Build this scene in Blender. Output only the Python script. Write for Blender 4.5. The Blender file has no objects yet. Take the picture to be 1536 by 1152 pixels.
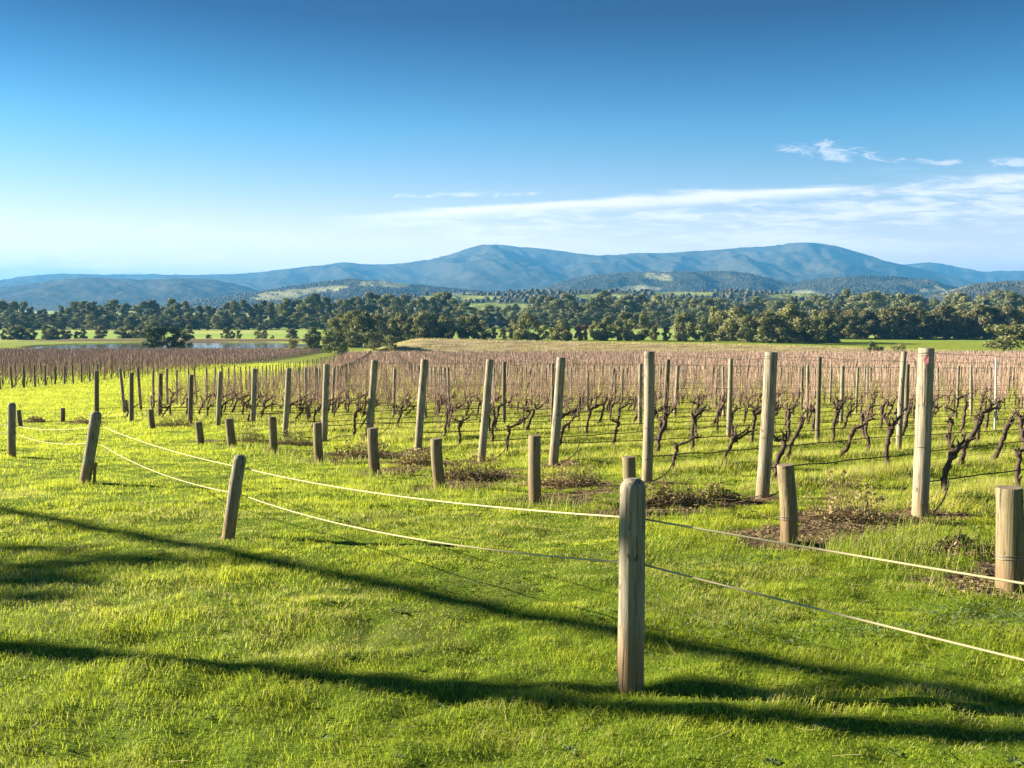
import bpy, math, random
import numpy as np
from mathutils import Vector, Quaternion

random.seed(7)
RNG = np.random.default_rng(7)
S = bpy.context.scene
C = S.collection
R = math.radians

# ------------------------------------------------------------------ camera
EYE, F_PX, TILT = 1.5, 1400.0, R(4.737)
cd = bpy.data.cameras.new("camera")
cam = bpy.data.objects.new("camera", cd)
C.objects.link(cam)
cd.sensor_width = 36.0
cd.lens = 36.0 * F_PX / 1536.0
cd.clip_start, cd.clip_end = 0.05, 60000.0
cam.location = (0, 0, EYE)
cam.rotation_euler = (R(90) - TILT, 0, 0)
S.camera = cam

# ------------------------------------------------------------------ exposure, engine
S.view_settings.view_transform = 'Standard'
S.view_settings.look = 'None'
S.view_settings.exposure = 2.12
S.view_settings.gamma = 1.0
S.render.engine = 'CYCLES'
S.cycles.use_denoising = True
S.cycles.max_bounces = 6
S.cycles.diffuse_bounces = 3
S.cycles.glossy_bounces = 2
S.cycles.transmission_bounces = 4
S.cycles.volume_bounces = 0
S.cycles.sample_clamp_indirect = 6.0

# ------------------------------------------------------------------ node helpers
class NT:
    def __init__(self, tree):
        self.t = tree
        tree.nodes.clear()

    def n(self, kind, **kw):
        nd = self.t.nodes.new(kind)
        for k, v in kw.items():
            setattr(nd, k, v)
        return nd

    def put(self, sock, v):
        if isinstance(v, bpy.types.NodeSocket):
            self.t.links.new(v, sock)
        else:
            sock.default_value = v

    def m(self, op, a, b=0.0, c=None, clamp=False):
        nd = self.n('ShaderNodeMath', operation=op, use_clamp=clamp)
        self.put(nd.inputs[0], a)
        self.put(nd.inputs[1], b)
        if c is not None:
            self.put(nd.inputs[2], c)
        return nd.outputs[0]

    def ss(self, v, lo, hi):                      # smoothstep lo..hi -> 0..1
        nd = self.n('ShaderNodeMapRange', interpolation_type='SMOOTHSTEP')
        self.put(nd.inputs['Value'], v)
        self.put(nd.inputs['From Min'], lo)
        self.put(nd.inputs['From Max'], hi)
        return nd.outputs[0]

    def mix(self, f, a, b, blend='MIX'):
        nd = self.n('ShaderNodeMix', data_type='RGBA', blend_type=blend)
        self.put(nd.inputs[0], f)
        for s, v in ((nd.inputs[6], a), (nd.inputs[7], b)):
            if isinstance(v, tuple) and len(v) == 3:
                v = v + (1.0,)
            self.put(s, v)
        return nd.outputs[2]

    def noise(self, vec, scale, detail=4, rough=0.55, dist=0.0, out=0):
        nd = self.n('ShaderNodeTexNoise')
        if vec is not None:
            self.put(nd.inputs['Vector'], vec)
        self.put(nd.inputs['Scale'], scale)
        nd.inputs['Detail'].default_value = detail
        nd.inputs['Roughness'].default_value = rough
        nd.inputs['Distortion'].default_value = dist
        return nd.outputs[out]

    def scale(self, vec, s):
        nd = self.n('ShaderNodeMapping')
        self.put(nd.inputs['Vector'], vec)
        nd.inputs['Scale'].default_value = s
        return nd.outputs[0]

    def bump(self, h, strength=0.5, dist=0.02):
        nd = self.n('ShaderNodeBump')
        nd.inputs['Strength'].default_value = strength
        nd.inputs['Distance'].default_value = dist
        self.put(nd.inputs['Height'], h)
        return nd.outputs[0]

# ------------------------------------------------------------------ sky and sun
SUN_EL = R(18.5)
SX, SY = -0.968, 0.25                              # towards the sun, on the ground
SUN = Vector((SX * math.cos(SUN_EL), SY * math.cos(SUN_EL), math.sin(SUN_EL))).normalized()
W = bpy.data.worlds.new("World")
S.world = W
W.use_nodes = True
w = NT(W.node_tree)
sky = w.n('ShaderNodeTexSky', sky_type='NISHITA', sun_disc=False)
sky.sun_elevation = SUN_EL
sky.sun_rotation = math.atan2(SX, SY)
sky.altitude = 100
sky.air_density = 1.0
sky.dust_density = 0.6
sky.ozone_density = 3.0
tc = w.n('ShaderNodeTexCoord').outputs['Generated']
sp = w.n('ShaderNodeSeparateXYZ')
w.put(sp.inputs[0], tc)
dx, dy, dz = sp.outputs
dyc = w.m('MAXIMUM', dy, 0.15)
u = w.m('DIVIDE', dx, dyc)
el = w.m('DIVIDE', dz, dyc)
hs = w.n('ShaderNodeHueSaturation')
hs.inputs['Hue'].default_value = 0.5
hs.inputs['Saturation'].default_value = 1.45
hs.inputs['Value'].default_value = 1.0
w.put(hs.inputs['Color'], sky.outputs[0])
gm = w.n('ShaderNodeGamma')
gm.inputs[1].default_value = 1.0
w.put(gm.inputs[0], hs.outputs[0])
skyc = gm.outputs[0]
# the air overhead was very clear and dry: a deep blue that pales towards the horizon
rp = w.n('ShaderNodeValToRGB')
e_ = rp.color_ramp.elements
for i_, (p_, c_) in enumerate([(0.0, (0.92, 0.70, 0.68)), (0.07, (0.76, 0.66, 0.67)), (0.12, (0.50, 0.68, 0.71)), (0.18, (0.28, 0.68, 0.72)), (0.285, (0.0, 0.135, 0.26)), (1.0, (0.04, 0.18, 0.30))]):
    k_ = e_[i_] if i_ < 2 else e_.new(p_)
    k_.position = p_
    k_.color = c_ + (1,)
w.put(rp.inputs[0], dz)
skyc = w.mix(1.0, skyc, rp.outputs[0], 'MULTIPLY')
# cirrus: a layer of thin ice cloud, in directions from the viewer
cv = w.n('ShaderNodeCombineXYZ')
w.put(cv.inputs[0], u)
w.put(cv.inputs[1], el)
v2 = cv.outputs[0]
streaky = w.noise(w.scale(v2, (5.0, 46.0, 1)), 1.0, 8, 0.62, 0.5)
fine = w.noise(w.scale(v2, (22.0, 130.0, 1)), 1.0, 6, 0.6, 0.7)
frag = w.noise(w.scale(v2, (26.0, 95.0, 1)), 1.0, 8, 0.66, 1.2)
patch = w.noise(w.scale(v2, (3.2, 14.0, 1)), 1.0, 4, 0.55, 0.2)
tex = w.m('ADD', w.m('MULTIPLY', streaky, 0.62), w.m('MULTIPLY', fine, 0.38))
wob = w.m('MULTIPLY', w.m('SUBTRACT', streaky, 0.5), 0.022)
# upper edge of the bank: rises from left to right
edge = w.m('ADD', w.m('MULTIPLY_ADD', u, 0.060, 0.1085), wob)
d1 = w.m('SUBTRACT', edge, el)                     # >0 below the edge
body = w.m('MULTIPLY', w.ss(d1, -0.004, 0.006), w.ss(u, -0.30, -0.02))
veil = w.m('MULTIPLY', body, w.ss(tex, 0.42, 0.62))
crisp = w.m('MULTIPLY', w.m('MULTIPLY', w.ss(d1, -0.003, 0.004), w.m('SUBTRACT', 1.0, w.ss(d1, 0.005, 0.016))),
            w.m('MULTIPLY', w.ss(u, -0.24, -0.08), w.m('SUBTRACT', 1.0, w.ss(u, 0.32, 0.42))))
rb = w.m('MULTIPLY', w.ss(u, 0.28, 0.40), w.m('MULTIPLY', w.ss(el, 0.152, 0.125), w.ss(patch, 0.38, 0.60)))
lb = w.m('MULTIPLY', w.m('SUBTRACT', 1.0, w.ss(u, -0.45, 0.1)), w.m('MULTIPLY', w.m('SUBTRACT', 1.0, w.ss(el, 0.05, 0.11)), w.ss(tex, 0.40, 0.66)))
cl = w.m('MAXIMUM', w.m('MULTIPLY', veil, 0.62), w.m('MULTIPLY', crisp, w.m('MULTIPLY_ADD', tex, 1.1, 0.10)))
cl = w.m('MAXIMUM', cl, w.m('MULTIPLY', rb, w.m('MULTIPLY', w.ss(tex, 0.40, 0.66), 0.65)))
cl = w.m('MAXIMUM', cl, w.m('MULTIPLY', lb, 0.9))
def wisp(cu, ce, ru, re, tilt=0.0):
    a = w.m('DIVIDE', w.m('SUBTRACT', u, cu), ru)
    b = w.m('DIVIDE', w.m('SUBTRACT', w.m('SUBTRACT', el, ce), w.m('MULTIPLY', w.m('SUBTRACT', u, cu), tilt)), re)
    d = w.m('ADD', w.m('MULTIPLY', a, a), w.m('MULTIPLY', b, b))
    d = w.m('ADD', d, w.m('MULTIPLY', w.m('SUBTRACT', frag, 0.5), 7.0))
    return w.m('MULTIPLY', w.m('SUBTRACT', 1.0, w.ss(d, -0.6, 1.2)), w.ss(frag, 0.62, 0.40))
for a in ((0.345, 0.162, 0.045, 0.010, -0.10), (0.29, 0.166, 0.02, 0.004, -0.1), (0.44, 0.152, 0.045, 0.0035, -0.05), (0.535, 0.152, 0.055, 0.006, 0.0),
          (-0.05, 0.118, 0.10, 0.003, 0.02)):
    cl = w.m('MAXIMUM', cl, w.m('MULTIPLY', wisp(*a), 0.36))
cl = w.m('MULTIPLY', cl, w.ss(dz, 0.0, 0.03), clamp=True)
lowhaze = w.m('MULTIPLY', w.m('POWER', 2.718, w.m('MULTIPLY', w.m('MAXIMUM', dz, 0.0), -21.0)), 2.05, clamp=True)
lowhaze = w.m('MULTIPLY', lowhaze, w.m('MULTIPLY_ADD', w.ss(u, -0.15, 0.5), -0.35, 1.0))
skyc = w.mix(lowhaze, skyc, (14.5, 10.9, 9.3))
skyc = w.mix(cl, skyc, (9.2, 7.9, 7.4))
bg = w.n('ShaderNodeBackground')
w.put(bg.inputs[0], skyc)
bg.inputs[1].default_value = 0.05
w.put(w.n('ShaderNodeOutputWorld').inputs[0], bg.outputs[0])

sl = bpy.data.lights.new("sun", 'SUN')
sl.energy = 5.0
sl.angle = R(0.6)
sl.color = (1.0, 0.90, 0.72)
so = bpy.data.objects.new("sun", sl)
C.objects.link(so)
so.rotation_euler = SUN.to_track_quat('Z', 'Y').to_euler()
so.location = (0, 0, 60)

# ------------------------------------------------------------------ mesh helpers
class MB:
    """collects shapes and links them as one mesh object"""
    def __init__(self):
        self.V, self.L, self.N, self.M, self.T, self.nv = [], [], [], [], [], 0

    def add(self, V, F, mat=0, tint=None):
        V = np.asarray(V, float)
        F = np.asarray(F, int)
        self.V.append(V)
        self.L.append((F + self.nv).ravel())
        self.N.append(np.full(len(F), F.shape[1]))
        self.M.append(np.full(len(F), mat))
        self.T.append(np.full(len(V), 0.5) if tint is None else (np.full(len(V), tint) if np.isscalar(tint) else tint))
        self.nv += len(V)

    def tube(self, P, r, sides=6, mat=0, cap=True, tint=None, rough=0.0, rng=None):
        P = np.asarray(P, float)
        n = len(P)
        r = np.broadcast_to(np.asarray(r, float), (n,))
        T = np.gradient(P, axis=0)
        T /= np.linalg.norm(T, axis=1)[:, None] + 1e-9
        ref = np.array([0.0, 0, 1.0]) if abs(T[:, 2]).mean() < 0.85 else np.array([1.0, 0, 0])
        A = np.cross(T, ref)
        A /= np.linalg.norm(A, axis=1)[:, None] + 1e-9
        B = np.cross(T, A)
        a = np.linspace(0, 2 * np.pi, sides, endpoint=False)
        rr = r[:, None] * np.ones((1, sides))
        if rough and rng is not None:
            rr = rr * (1 + rough * rng.standard_normal((n, sides)))
        V = P[:, None, :] + rr[..., None] * (np.cos(a)[None, :, None] * A[:, None, :] + np.sin(a)[None, :, None] * B[:, None, :])
        V = V.reshape(-1, 3)
        i = np.arange(n - 1)[:, None] * sides
        j = np.arange(sides)[None, :]
        k = (j + 1) % sides
        Fq = np.stack([i + j, i + k, i + sides + k, i + sides + j], -1).reshape(-1, 4)
        self.add(V, Fq, mat, tint)
        if cap:
            for e, q in ((0, 1), (n - 1, -1)):
                b0 = self.nv
                c = np.vstack([V[e * sides:(e + 1) * sides], P[e]])
                f = np.array([[x, (x + 1) % sides, sides][::q] for x in range(sides)])
                self.add(c, f, mat, tint)

    def mesh(self, name, mats, smooth=True):
        me = bpy.data.meshes.new(name)
        V = np.concatenate(self.V)
        L = np.concatenate(self.L)
        N = np.concatenate(self.N)
        me.vertices.add(len(V))
        me.vertices.foreach_set('co', V.astype(np.float32).ravel())
        me.loops.add(len(L))
        me.loops.foreach_set('vertex_index', L.astype(np.int32))
        me.polygons.add(len(N))
        me.polygons.foreach_set('loop_start', np.concatenate([[0], np.cumsum(N)[:-1]]).astype(np.int32))
        me.polygons.foreach_set('material_index', np.concatenate(self.M).astype(np.int32))
        me.polygons.foreach_set('use_smooth', np.full(len(N), smooth))
        at = me.attributes.new('tint', 'FLOAT', 'POINT')
        at.data.foreach_set('value', np.concatenate(self.T).astype(np.float32))
        for m_ in (mats if isinstance(mats, (list, tuple)) else [mats]):
            me.materials.append(m_)
        me.update(calc_edges=True)
        me.validate()
        return me

    def obj(self, name, mats, parent=None, smooth=True):
        return link(name, self.mesh(name, mats, smooth), parent)

def link(name, data, parent=None, loc=None):
    o = bpy.data.objects.new(name, data)
    C.objects.link(o)
    if parent is not None:
        o.parent = parent
    if loc is not None:
        o.location = loc
    return o

def tag(o, label=None, cat=None, group=None, kind=None):
    for k, v in (('label', label), ('category', cat), ('group', group), ('kind', kind)):
        if v:
            o[k] = v
    return o

def copy_tree(o, parent=None):
    c = o.copy()
    C.objects.link(c)
    if parent is not None:
        c.parent = parent
    for ch in [x for x in KIDS.get(o.name, [])]:
        copy_tree(ch, c)
    return c
KIDS = {}
def kid(o, p):
    KIDS.setdefault(p.name, []).append(o)
    return o

ONES = "first second third fourth fifth sixth seventh eighth ninth tenth eleventh twelfth thirteenth fourteenth fifteenth sixteenth seventeenth eighteenth nineteenth".split()
TENS = {2: "twent", 3: "thirt", 4: "fort", 5: "fift", 6: "sixt", 7: "sevent", 8: "eight", 9: "ninet"}
def nth(i):                                        # 1 -> first
    if i < 20:
        return ONES[i - 1]
    if i >= 100:
        return "hundredth" if i == 100 else "hundred and " + nth(i - 100)
    t, o = divmod(i, 10)
    return TENS[t] + ("ieth" if o == 0 else "y-" + ONES[o - 1])

# ------------------------------------------------------------------ noise and terrain
def hash2(i, j, s):
    h = (i.astype(np.int64) * 374761393 + j.astype(np.int64) * 668265263 + s * 974634777) & 0xffffffff
    h = ((h ^ (h >> 13)) * 1274126177) & 0xffffffff
    return ((h ^ (h >> 16)) & 0xffffff) / float(0xffffff)

def vn(x, y, s=0):                                 # value noise 0..1
    x = np.asarray(x, float); y = np.asarray(y, float)
    i = np.floor(x); j = np.floor(y)
    fx = x - i; fy = y - j
    fx = fx * fx * (3 - 2 * fx); fy = fy * fy * (3 - 2 * fy)
    a = hash2(i, j, s); b = hash2(i + 1, j, s); c = hash2(i, j + 1, s); d = hash2(i + 1, j + 1, s)
    return (a * (1 - fx) + b * fx) * (1 - fy) + (c * (1 - fx) + d * fx) * fy

def fbm(x, y, s=0, o=4):
    t, a, n = 0.0, 0.5, 0.0
    for k in range(o):
        t = t + a * vn(x * 2 ** k, y * 2 ** k, s + k * 17)
        n += a
        a *= 0.5
    return t / n

def sst(v, lo, hi):
    t = np.clip((v - lo) / (hi - lo), 0, 1)
    return t * t * (3 - 2 * t)

KY = np.array([-400, -60, -10, 0, 10, 20, 45, 74, 110, 166, 220, 280, 350, 420, 600, 1500, 30000.])
KD = np.array([0, 0.0, 0.75, 1.5, 2.27, 3.04, 4.85, 6.6, 8.35, 10.7, 12.7, 14.7, 16.4, 17.0, 17.2, 17.5, 18.])
_fy = np.concatenate([np.linspace(-400, 600, 4001), np.geomspace(610, 30000, 100)])
_m = np.gradient(KD, KY)
def _hermite(x):
    k = np.clip(np.searchsorted(KY, x) - 1, 0, len(KY) - 2)
    h = KY[k + 1] - KY[k]
    t = np.clip((x - KY[k]) / h, 0, 1)
    return ((2*t**3 - 3*t**2 + 1) * KD[k] + (t**3 - 2*t**2 + t) * h * _m[k] + (-2*t**3 + 3*t**2) * KD[k+1] + (t**3 - t**2) * h * _m[k+1])
_fd = _hermite(_fy)

# the vineyard grid: u runs along the rows, v across them
RX, RY, ROW, U0, V0 = 0.81, 0.588, 2.22, 9.94, 5.77
def uv(x, y):
    return x * RX + y * RY, -x * RY + y * RX
def xy(u_, v_):
    return u_ * RX - v_ * RY, u_ * RY + v_ * RX
FAR_Y = 282.0
def row_start(v):
    return np.where(v < 28, U0, np.where(v < 37, U0 - 0.2 * (v - 28), 8.1 + 0.535 * (v - 37)))
def in_block(x, y, margin=0.0):
    uu, vv = uv(x, y)
    return (uu > row_start(vv) - margin) & (vv > V0 - 12) & (y < FAR_Y)
def left_edge_x(y):
    return -40.6 - 0.1 * (y - 74)
def in_left(x, y):
    return (x < left_edge_x(y)) & (y > 40) & (y < 336)

def bank_h(x, y):
    c = 335 + 0.02 * x
    f = sst(x, -58, -30) * (1 - sst(x, 105, 175))
    hh = np.interp(x, [-40, 31, 122], [5.0, 3.4, 1.7])
    return f * hh * (np.exp(-((y - c) / 13.0) ** 2) * 0.6 + 0.4 * sst(y, 318, 337) * (1 - sst(y, 440, 520)))

def pond_mask(x, y):
    e = ((x + 146) / 66.0) ** 2 + ((y - 414) / 50.0) ** 2
    return 1 - sst(e + 0.25 * (vn(x / 17, y / 17, 5) - 0.5), 0.8, 1.05)

def H(x, y, bumps=True):
    x = np.asarray(x, float); y = np.asarray(y, float)
    z = EYE - np.interp(y, _fy, _fd)
    z = z + bank_h(x, y)
    z = z - 1.8 * pond_mask(x, y)
    z = z + 1.1 * np.exp(-((y - 474) / 4.0) ** 2) * sst(x, -330, -290) * (1 - sst(x, -95, -70))
    if bumps:
        fade = 1 / (1 + (np.abs(y) / 60.0) ** 2)
        z = z + fade * (0.10 * (fbm(x / 2.6, y / 2.6, 3, 3) - 0.5) + 0.07 * (fbm(x / 0.62, y / 0.45, 9, 3) - 0.5) + 0.05 * (fbm(x / 0.21, y / 0.17, 19, 2) - 0.5))
        uu, vv = uv(x, y)
        ph = (vv - V0) / ROW
        near = np.abs(ph - np.round(ph)) * ROW
        inb = sst(uu - row_start(vv), -1.0, 1.0) * (y < FAR_Y)
        z = z + inb * fade * 0.10 * np.exp(-(near / 0.42) ** 2) * (vv > V0 - 9)
    return z

def h1(x, y):
    return float(H(np.array([x]), np.array([y]))[0])

ct, st = math.cos(TILT), math.sin(TILT)
def hit(px, py):                                   # point of the ground seen at a place in the photograph
    a, b = (px - 768) / F_PX, (576 - py) / F_PX
    d = np.array([a, ct + b * st, b * ct - st])
    t = np.geomspace(1.0, 3000, 1500)
    P = d[None] * t[:, None]
    g = P[:, 2] + EYE - H(P[:, 0], P[:, 1], False)
    k = int(np.argmax(g < 0))
    lo, hi = t[max(k - 1, 0)], t[k]
    for _ in range(30):
        mid = 0.5 * (lo + hi)
        q = d * mid
        if q[2] + EYE - float(H(q[0:1], q[1:2], False)[0]) < 0:
            hi = mid
        else:
            lo = mid
    q = d * hi
    return q[0], q[1], h1(q[0], q[1])

def at_depth(px, py, Y):                           # point at ground distance Y on the same line of sight
    a, b = (px - 768) / F_PX, (576 - py) / F_PX
    z = Y * (b * ct - st) / (ct + b * st)
    return a * (Y * ct - z * st), Y, z + EYE

def proj(x, y, z):
    z = z - EYE
    dep = y * ct - z * st
    return 768 + F_PX * x / dep, 576 - F_PX * (z * ct + y * st) / dep

# ------------------------------------------------------------------ materials
def mat(name):
    m_ = bpy.data.materials.new(name)
    m_.use_nodes = True
    t = NT(m_.node_tree)
    out = t.n('ShaderNodeOutputMaterial')
    return m_, t, out

def principled(t, out, col, rough=0.9, normal=None, spec=0.2):
    p = t.n('ShaderNodeBsdfPrincipled')
    t.put(p.inputs['Base Color'], col if not isinstance(col, tuple) else col + (1.0,))
    t.put(p.inputs['Roughness'], rough)
    p.inputs['Specular IOR Level'].default_value = spec
    if normal is not None:
        t.put(p.inputs['Normal'], normal)
    t.put(out.inputs[0], p.outputs[0])
    return p

def attr(t, name, out='Fac'):
    return t.n('ShaderNodeAttribute', attribute_name=name).outputs[out]

def leafy(name, dark, light, trans, third=None, tf=0.5):
    """thin leaves: reflect on both sides and let light through"""
    m_, t, out = mat(name)
    ti = attr(t, 'tint')
    oi = t.n('ShaderNodeObjectInfo').outputs['Random']
    c = t.mix(t.m('MULTIPLY_ADD', oi, 0.55, t.m('MULTIPLY', ti, 0.65), clamp=True), dark, light)
    if third:
        c = t.mix(t.ss(ti, 0.86, 0.95), c, third)
    d = t.n('ShaderNodeBsdfPrincipled')
    t.put(d.inputs['Base Color'], c)
    d.inputs['Roughness'].default_value = 0.6
    d.inputs['Specular IOR Level'].default_value = 0.15
    tr = t.n('ShaderNodeBsdfTranslucent')
    t.put(tr.inputs[0], t.mix(1.0, c, trans, 'MULTIPLY'))
    ms = t.n('ShaderNodeMixShader')
    ms.inputs[0].default_value = tf
    t.put(ms.inputs[1], d.outputs[0])
    t.put(ms.inputs[2], tr.outputs[0])
    t.put(out.inputs[0], ms.outputs[0])
    return m_

def wood(name, a, b, stain, foot=None):
    m_, t, out = mat(name)
    oc = t.n('ShaderNodeTexCoord').outputs['Object']
    rnd = t.n('ShaderNodeObjectInfo').outputs['Random']
    off = t.n('ShaderNodeVectorMath', operation='ADD')
    cx = t.n('ShaderNodeCombineXYZ')
    for i in range(3):
        t.put(cx.inputs[i], t.m('MULTIPLY', rnd, 37.0 + 11 * i))
    t.put(off.inputs[0], oc)
    t.put(off.inputs[1], cx.outputs[0])
    v = off.outputs[0]
    grain = t.noise(t.scale(v, (55, 55, 2.6)), 1.0, 6, 0.65, 0.6)
    blot = t.noise(t.scale(v, (9, 9, 3.0)), 1.0, 5, 0.6, 0.4)
    knot = t.noise(t.scale(v, (16, 16, 9)), 1.0, 2, 0.5)
    crack = t.noise(t.scale(v, (60, 60, 1.4)), 1.0, 3, 0.6, 0.3)
    c = t.mix(t.ss(grain, 0.30, 0.70), a, b)
    c = t.mix(t.m('MULTIPLY', t.ss(blot, 0.45, 0.75), 0.55), c, stain)
    c = t.mix(t.m('MULTIPLY', t.ss(knot, 0.66, 0.73), 0.75), c, (0.06, 0.045, 0.03))
    c = t.mix(t.m('MULTIPLY', t.ss(crack, 0.58, 0.66), 0.8), c, (0.05, 0.04, 0.03))
    if foot:
        sz = t.n('ShaderNodeSeparateXYZ')
        t.put(sz.inputs[0], oc)
        lowz = t.m('ADD', sz.outputs[2], t.m('MULTIPLY', t.m('SUBTRACT', blot, 0.5), 0.35))
        c = t.mix(t.m('MULTIPLY', t.m('SUBTRACT', 1.0, t.ss(lowz, 0.10, 0.42)), 0.6), c, foot)
    hgt = t.m('ADD', t.m('MULTIPLY', grain, 0.6), t.m('MULTIPLY', t.m('SUBTRACT', 1.0, t.ss(crack, 0.58, 0.70)), 0.7))
    principled(t, out, c, 0.88, t.bump(hgt, 0.8, 0.010))
    return m_

M_BOLLARD = wood("bollard_timber", (0.16, 0.14, 0.10), (0.38, 0.335, 0.24), (0.12, 0.118, 0.08), (0.30, 0.17, 0.07))
M_POST = wood("vineyard_post_timber", (0.20, 0.17, 0.12), (0.43, 0.37, 0.27), (0.15, 0.14, 0.095), (0.27, 0.19, 0.10))
M_STUB = wood("stub_post_timber", (0.17, 0.13, 0.075), (0.30, 0.24, 0.14), (0.14, 0.13, 0.07), (0.18, 0.11, 0.06))
M_GREYPOST = wood("grey_post_timber", (0.13, 0.105, 0.07), (0.26, 0.21, 0.14), (0.12, 0.11, 0.07))

def endgrain():
    m_, t, out = mat("end_grain")
    oc = t.n('ShaderNodeTexCoord').outputs['Object']
    n_ = t.noise(oc, 60, 4, 0.6)
    principled(t, out, t.mix(n_, (0.12, 0.09, 0.06), (0.30, 0.23, 0.15)), 0.9, t.bump(n_, 0.5, 0.005))
    return m_
M_END = endgrain()

def plain(name, col, rough=0.8, metal=0.0, noise_amt=0.25, ns=40, spec=0.2):
    m_, t, out = mat(name)
    oc = t.n('ShaderNodeTexCoord').outputs['Object']
    n_ = t.noise(oc, ns, 4, 0.6)
    dk = tuple(x * (1 - noise_amt) for x in col)
    lt = tuple(min(1, x * (1 + noise_amt)) for x in col)
    p = principled(t, out, t.mix(n_, dk, lt), rough, t.bump(n_, 0.3, 0.003), spec)
    p.inputs['Metallic'].default_value = metal
    return m_
M_ROPE = plain("cream_rope", (0.50, 0.43, 0.25), 0.9, 0, 0.35, 260)
M_WIRE = plain("galvanised_wire", (0.30, 0.29, 0.27), 0.5, 0.8)
M_STEEL = plain("rusty_staple", (0.14, 0.11, 0.09), 0.6, 0.6)
M_HOSE = plain("black_poly_pipe", (0.035, 0.032, 0.028), 0.55)
M_WHITE = plain("white_steel", (0.50, 0.50, 0.47), 0.5, 0, 0.08)
M_PINK = plain("pink_plastic_tag", (0.62, 0.22, 0.24), 0.5, 0, 0.25, 30)
M_BARK = plain("vine_bark", (0.085, 0.058, 0.042), 0.95, 0, 0.6, 55)
M_TRUNK = plain("gum_bark", (0.20, 0.17, 0.13), 0.9, 0, 0.4, 3)

def cane_mat():
    m_, t, out = mat("vine_canes")
    ti = attr(t, 'tint')
    c = t.mix(ti, (0.21, 0.125, 0.098), (0.60, 0.415, 0.325))
    d = t.n('ShaderNodeBsdfDiffuse')
    t.put(d.inputs[0], c)
    t.put(out.inputs[0], d.outputs[0])
    return m_
M_CANE = cane_mat()

M_GRASS = leafy("grass_blades", (0.115, 0.195, 0.012), (0.60, 0.615, 0.070), (1.2, 1.25, 0.9), (0.55, 0.48, 0.21), 0.5)
M_LONG = leafy("long_grass", (0.10, 0.19, 0.015), (0.42, 0.49, 0.06), (1.2, 1.2, 0.9), (0.55, 0.47, 0.24), 0.5)
M_CLOVER = leafy("clover_leaves", (0.10, 0.15, 0.05), (0.20, 0.27, 0.10), (1, 1.1, 0.7), None, 0.3)
M_GUM = leafy("gum_leaves", (0.060, 0.078, 0.030), (0.29, 0.285, 0.125), (0.9, 1.0, 0.6), (0.15, 0.16, 0.07), 0.25)
M_YOUNG = leafy("young_tree_leaves", (0.08, 0.095, 0.03), (0.33, 0.32, 0.13), (0.95, 1.0, 0.55), (0.19, 0.18, 0.08), 0.28)
M_OAK = leafy("dark_row_leaves", (0.055, 0.062, 0.024), (0.24, 0.215, 0.09), (0.95, 1.0, 0.55), (0.15, 0.12, 0.06), 0.25)
M_PINE = leafy("cypress_leaves", (0.03, 0.052, 0.016), (0.15, 0.18, 0.055), (0.9, 1.0, 0.5), None, 0.2)
M_RUSSET = leafy("russet_leaves", (0.20, 0.09, 0.05), (0.36, 0.19, 0.12), (1, 0.9, 0.7), None, 0.3)
M_DRY = leafy("dry_weed_leaves", (0.12, 0.085, 0.042), (0.46, 0.36, 0.19), (1, 0.95, 0.7), (0.26, 0.29, 0.07), 0.3)
M_TWIG = plain("dry_stems", (0.17, 0.11, 0.065), 0.9, 0, 0.4)

# ------------------------------------------------------------------ special spots on the near ground
STUBS = [  # base x, base y, top x, top y, width (all in the photograph)
    (1515, 880, 1514, 731, 39), (1184, 818, 1178, 697, 27), (945, 770, 943, 685, 20), (803, 754, 802, 653, 20),
    (660, 731, 654, 658, 18), (563, 711, 559, 642, 17), (479, 693, 476, 634, 14), (411, 682, 408, 625, 12),
    (348, 674, 343, 628, 13), (301, 667, 297, 633, 11), (229, 643, 226, 614, 9), (94, 633, 94, 612, 7), (31, 641, 28, 615, 7),
    (191, 620, 188, 600, 6), (229, 612, 228, 593, 6), (464, 636, 461, 609, 8)]
HEAPS = [  # weed clumps: centre x, base y, width, height
    (1270, 782, 130, 70), (1012, 758, 100, 44), (1075, 752, 70, 26), (858, 728, 92, 38), (708, 716, 96, 42), (624, 698, 70, 22), (545, 684, 84, 34),
    (440, 668, 60, 22), (372, 664, 54, 22), (263, 640, 46, 18), (52, 634, 30, 9), (130, 636, 44, 12), (1440, 830, 90, 26)]
SOIL = []                                          # x, y, radius along, radius across
for (bx, by, tx, ty, wd) in STUBS[:10]:
    p = hit(bx + 4, by - 4)
    SOIL.append((p[0] + 0.25, p[1] + 0.02, 0.62, 0.42))
for (cx, by, wd, hh) in HEAPS:
    p = hit(cx, by - 3)
    SOIL.append((p[0], p[1], 0.75 * wd / F_PX * p[1], 0.75 * wd / F_PX * p[1]))
q0, q1 = hit(1150, 805), hit(1400, 775)            # bare strip by the pink-tagged post
for k in range(6):
    SOIL.append((q0[0] + (q1[0] - q0[0]) * k / 5, q0[1] + (q1[1] - q0[1]) * k / 5, 0.48, 0.36))
SOIL.append(hit(1480, 868)[:2] + (0.5, 0.25))
for (sb, eb) in (((1515, 880), (1600, 800)), ((1184, 818), (1380, 776)), ((945, 770), (1143, 748)), ((803, 754), (970, 724)), ((660, 731), (830, 699)), ((563, 711), (722, 693)), ((479, 693), (627, 677))):
    q0, q1 = hit(*sb), hit(*eb)                    # the sprayed strip from each stub to its row
    for k in range(5):
        t = k / 4.0
        SOIL.append((q0[0] + (q1[0] - q0[0]) * t, q0[1] + (q1[1] - q0[1]) * t, 0.44, 0.30))
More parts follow.
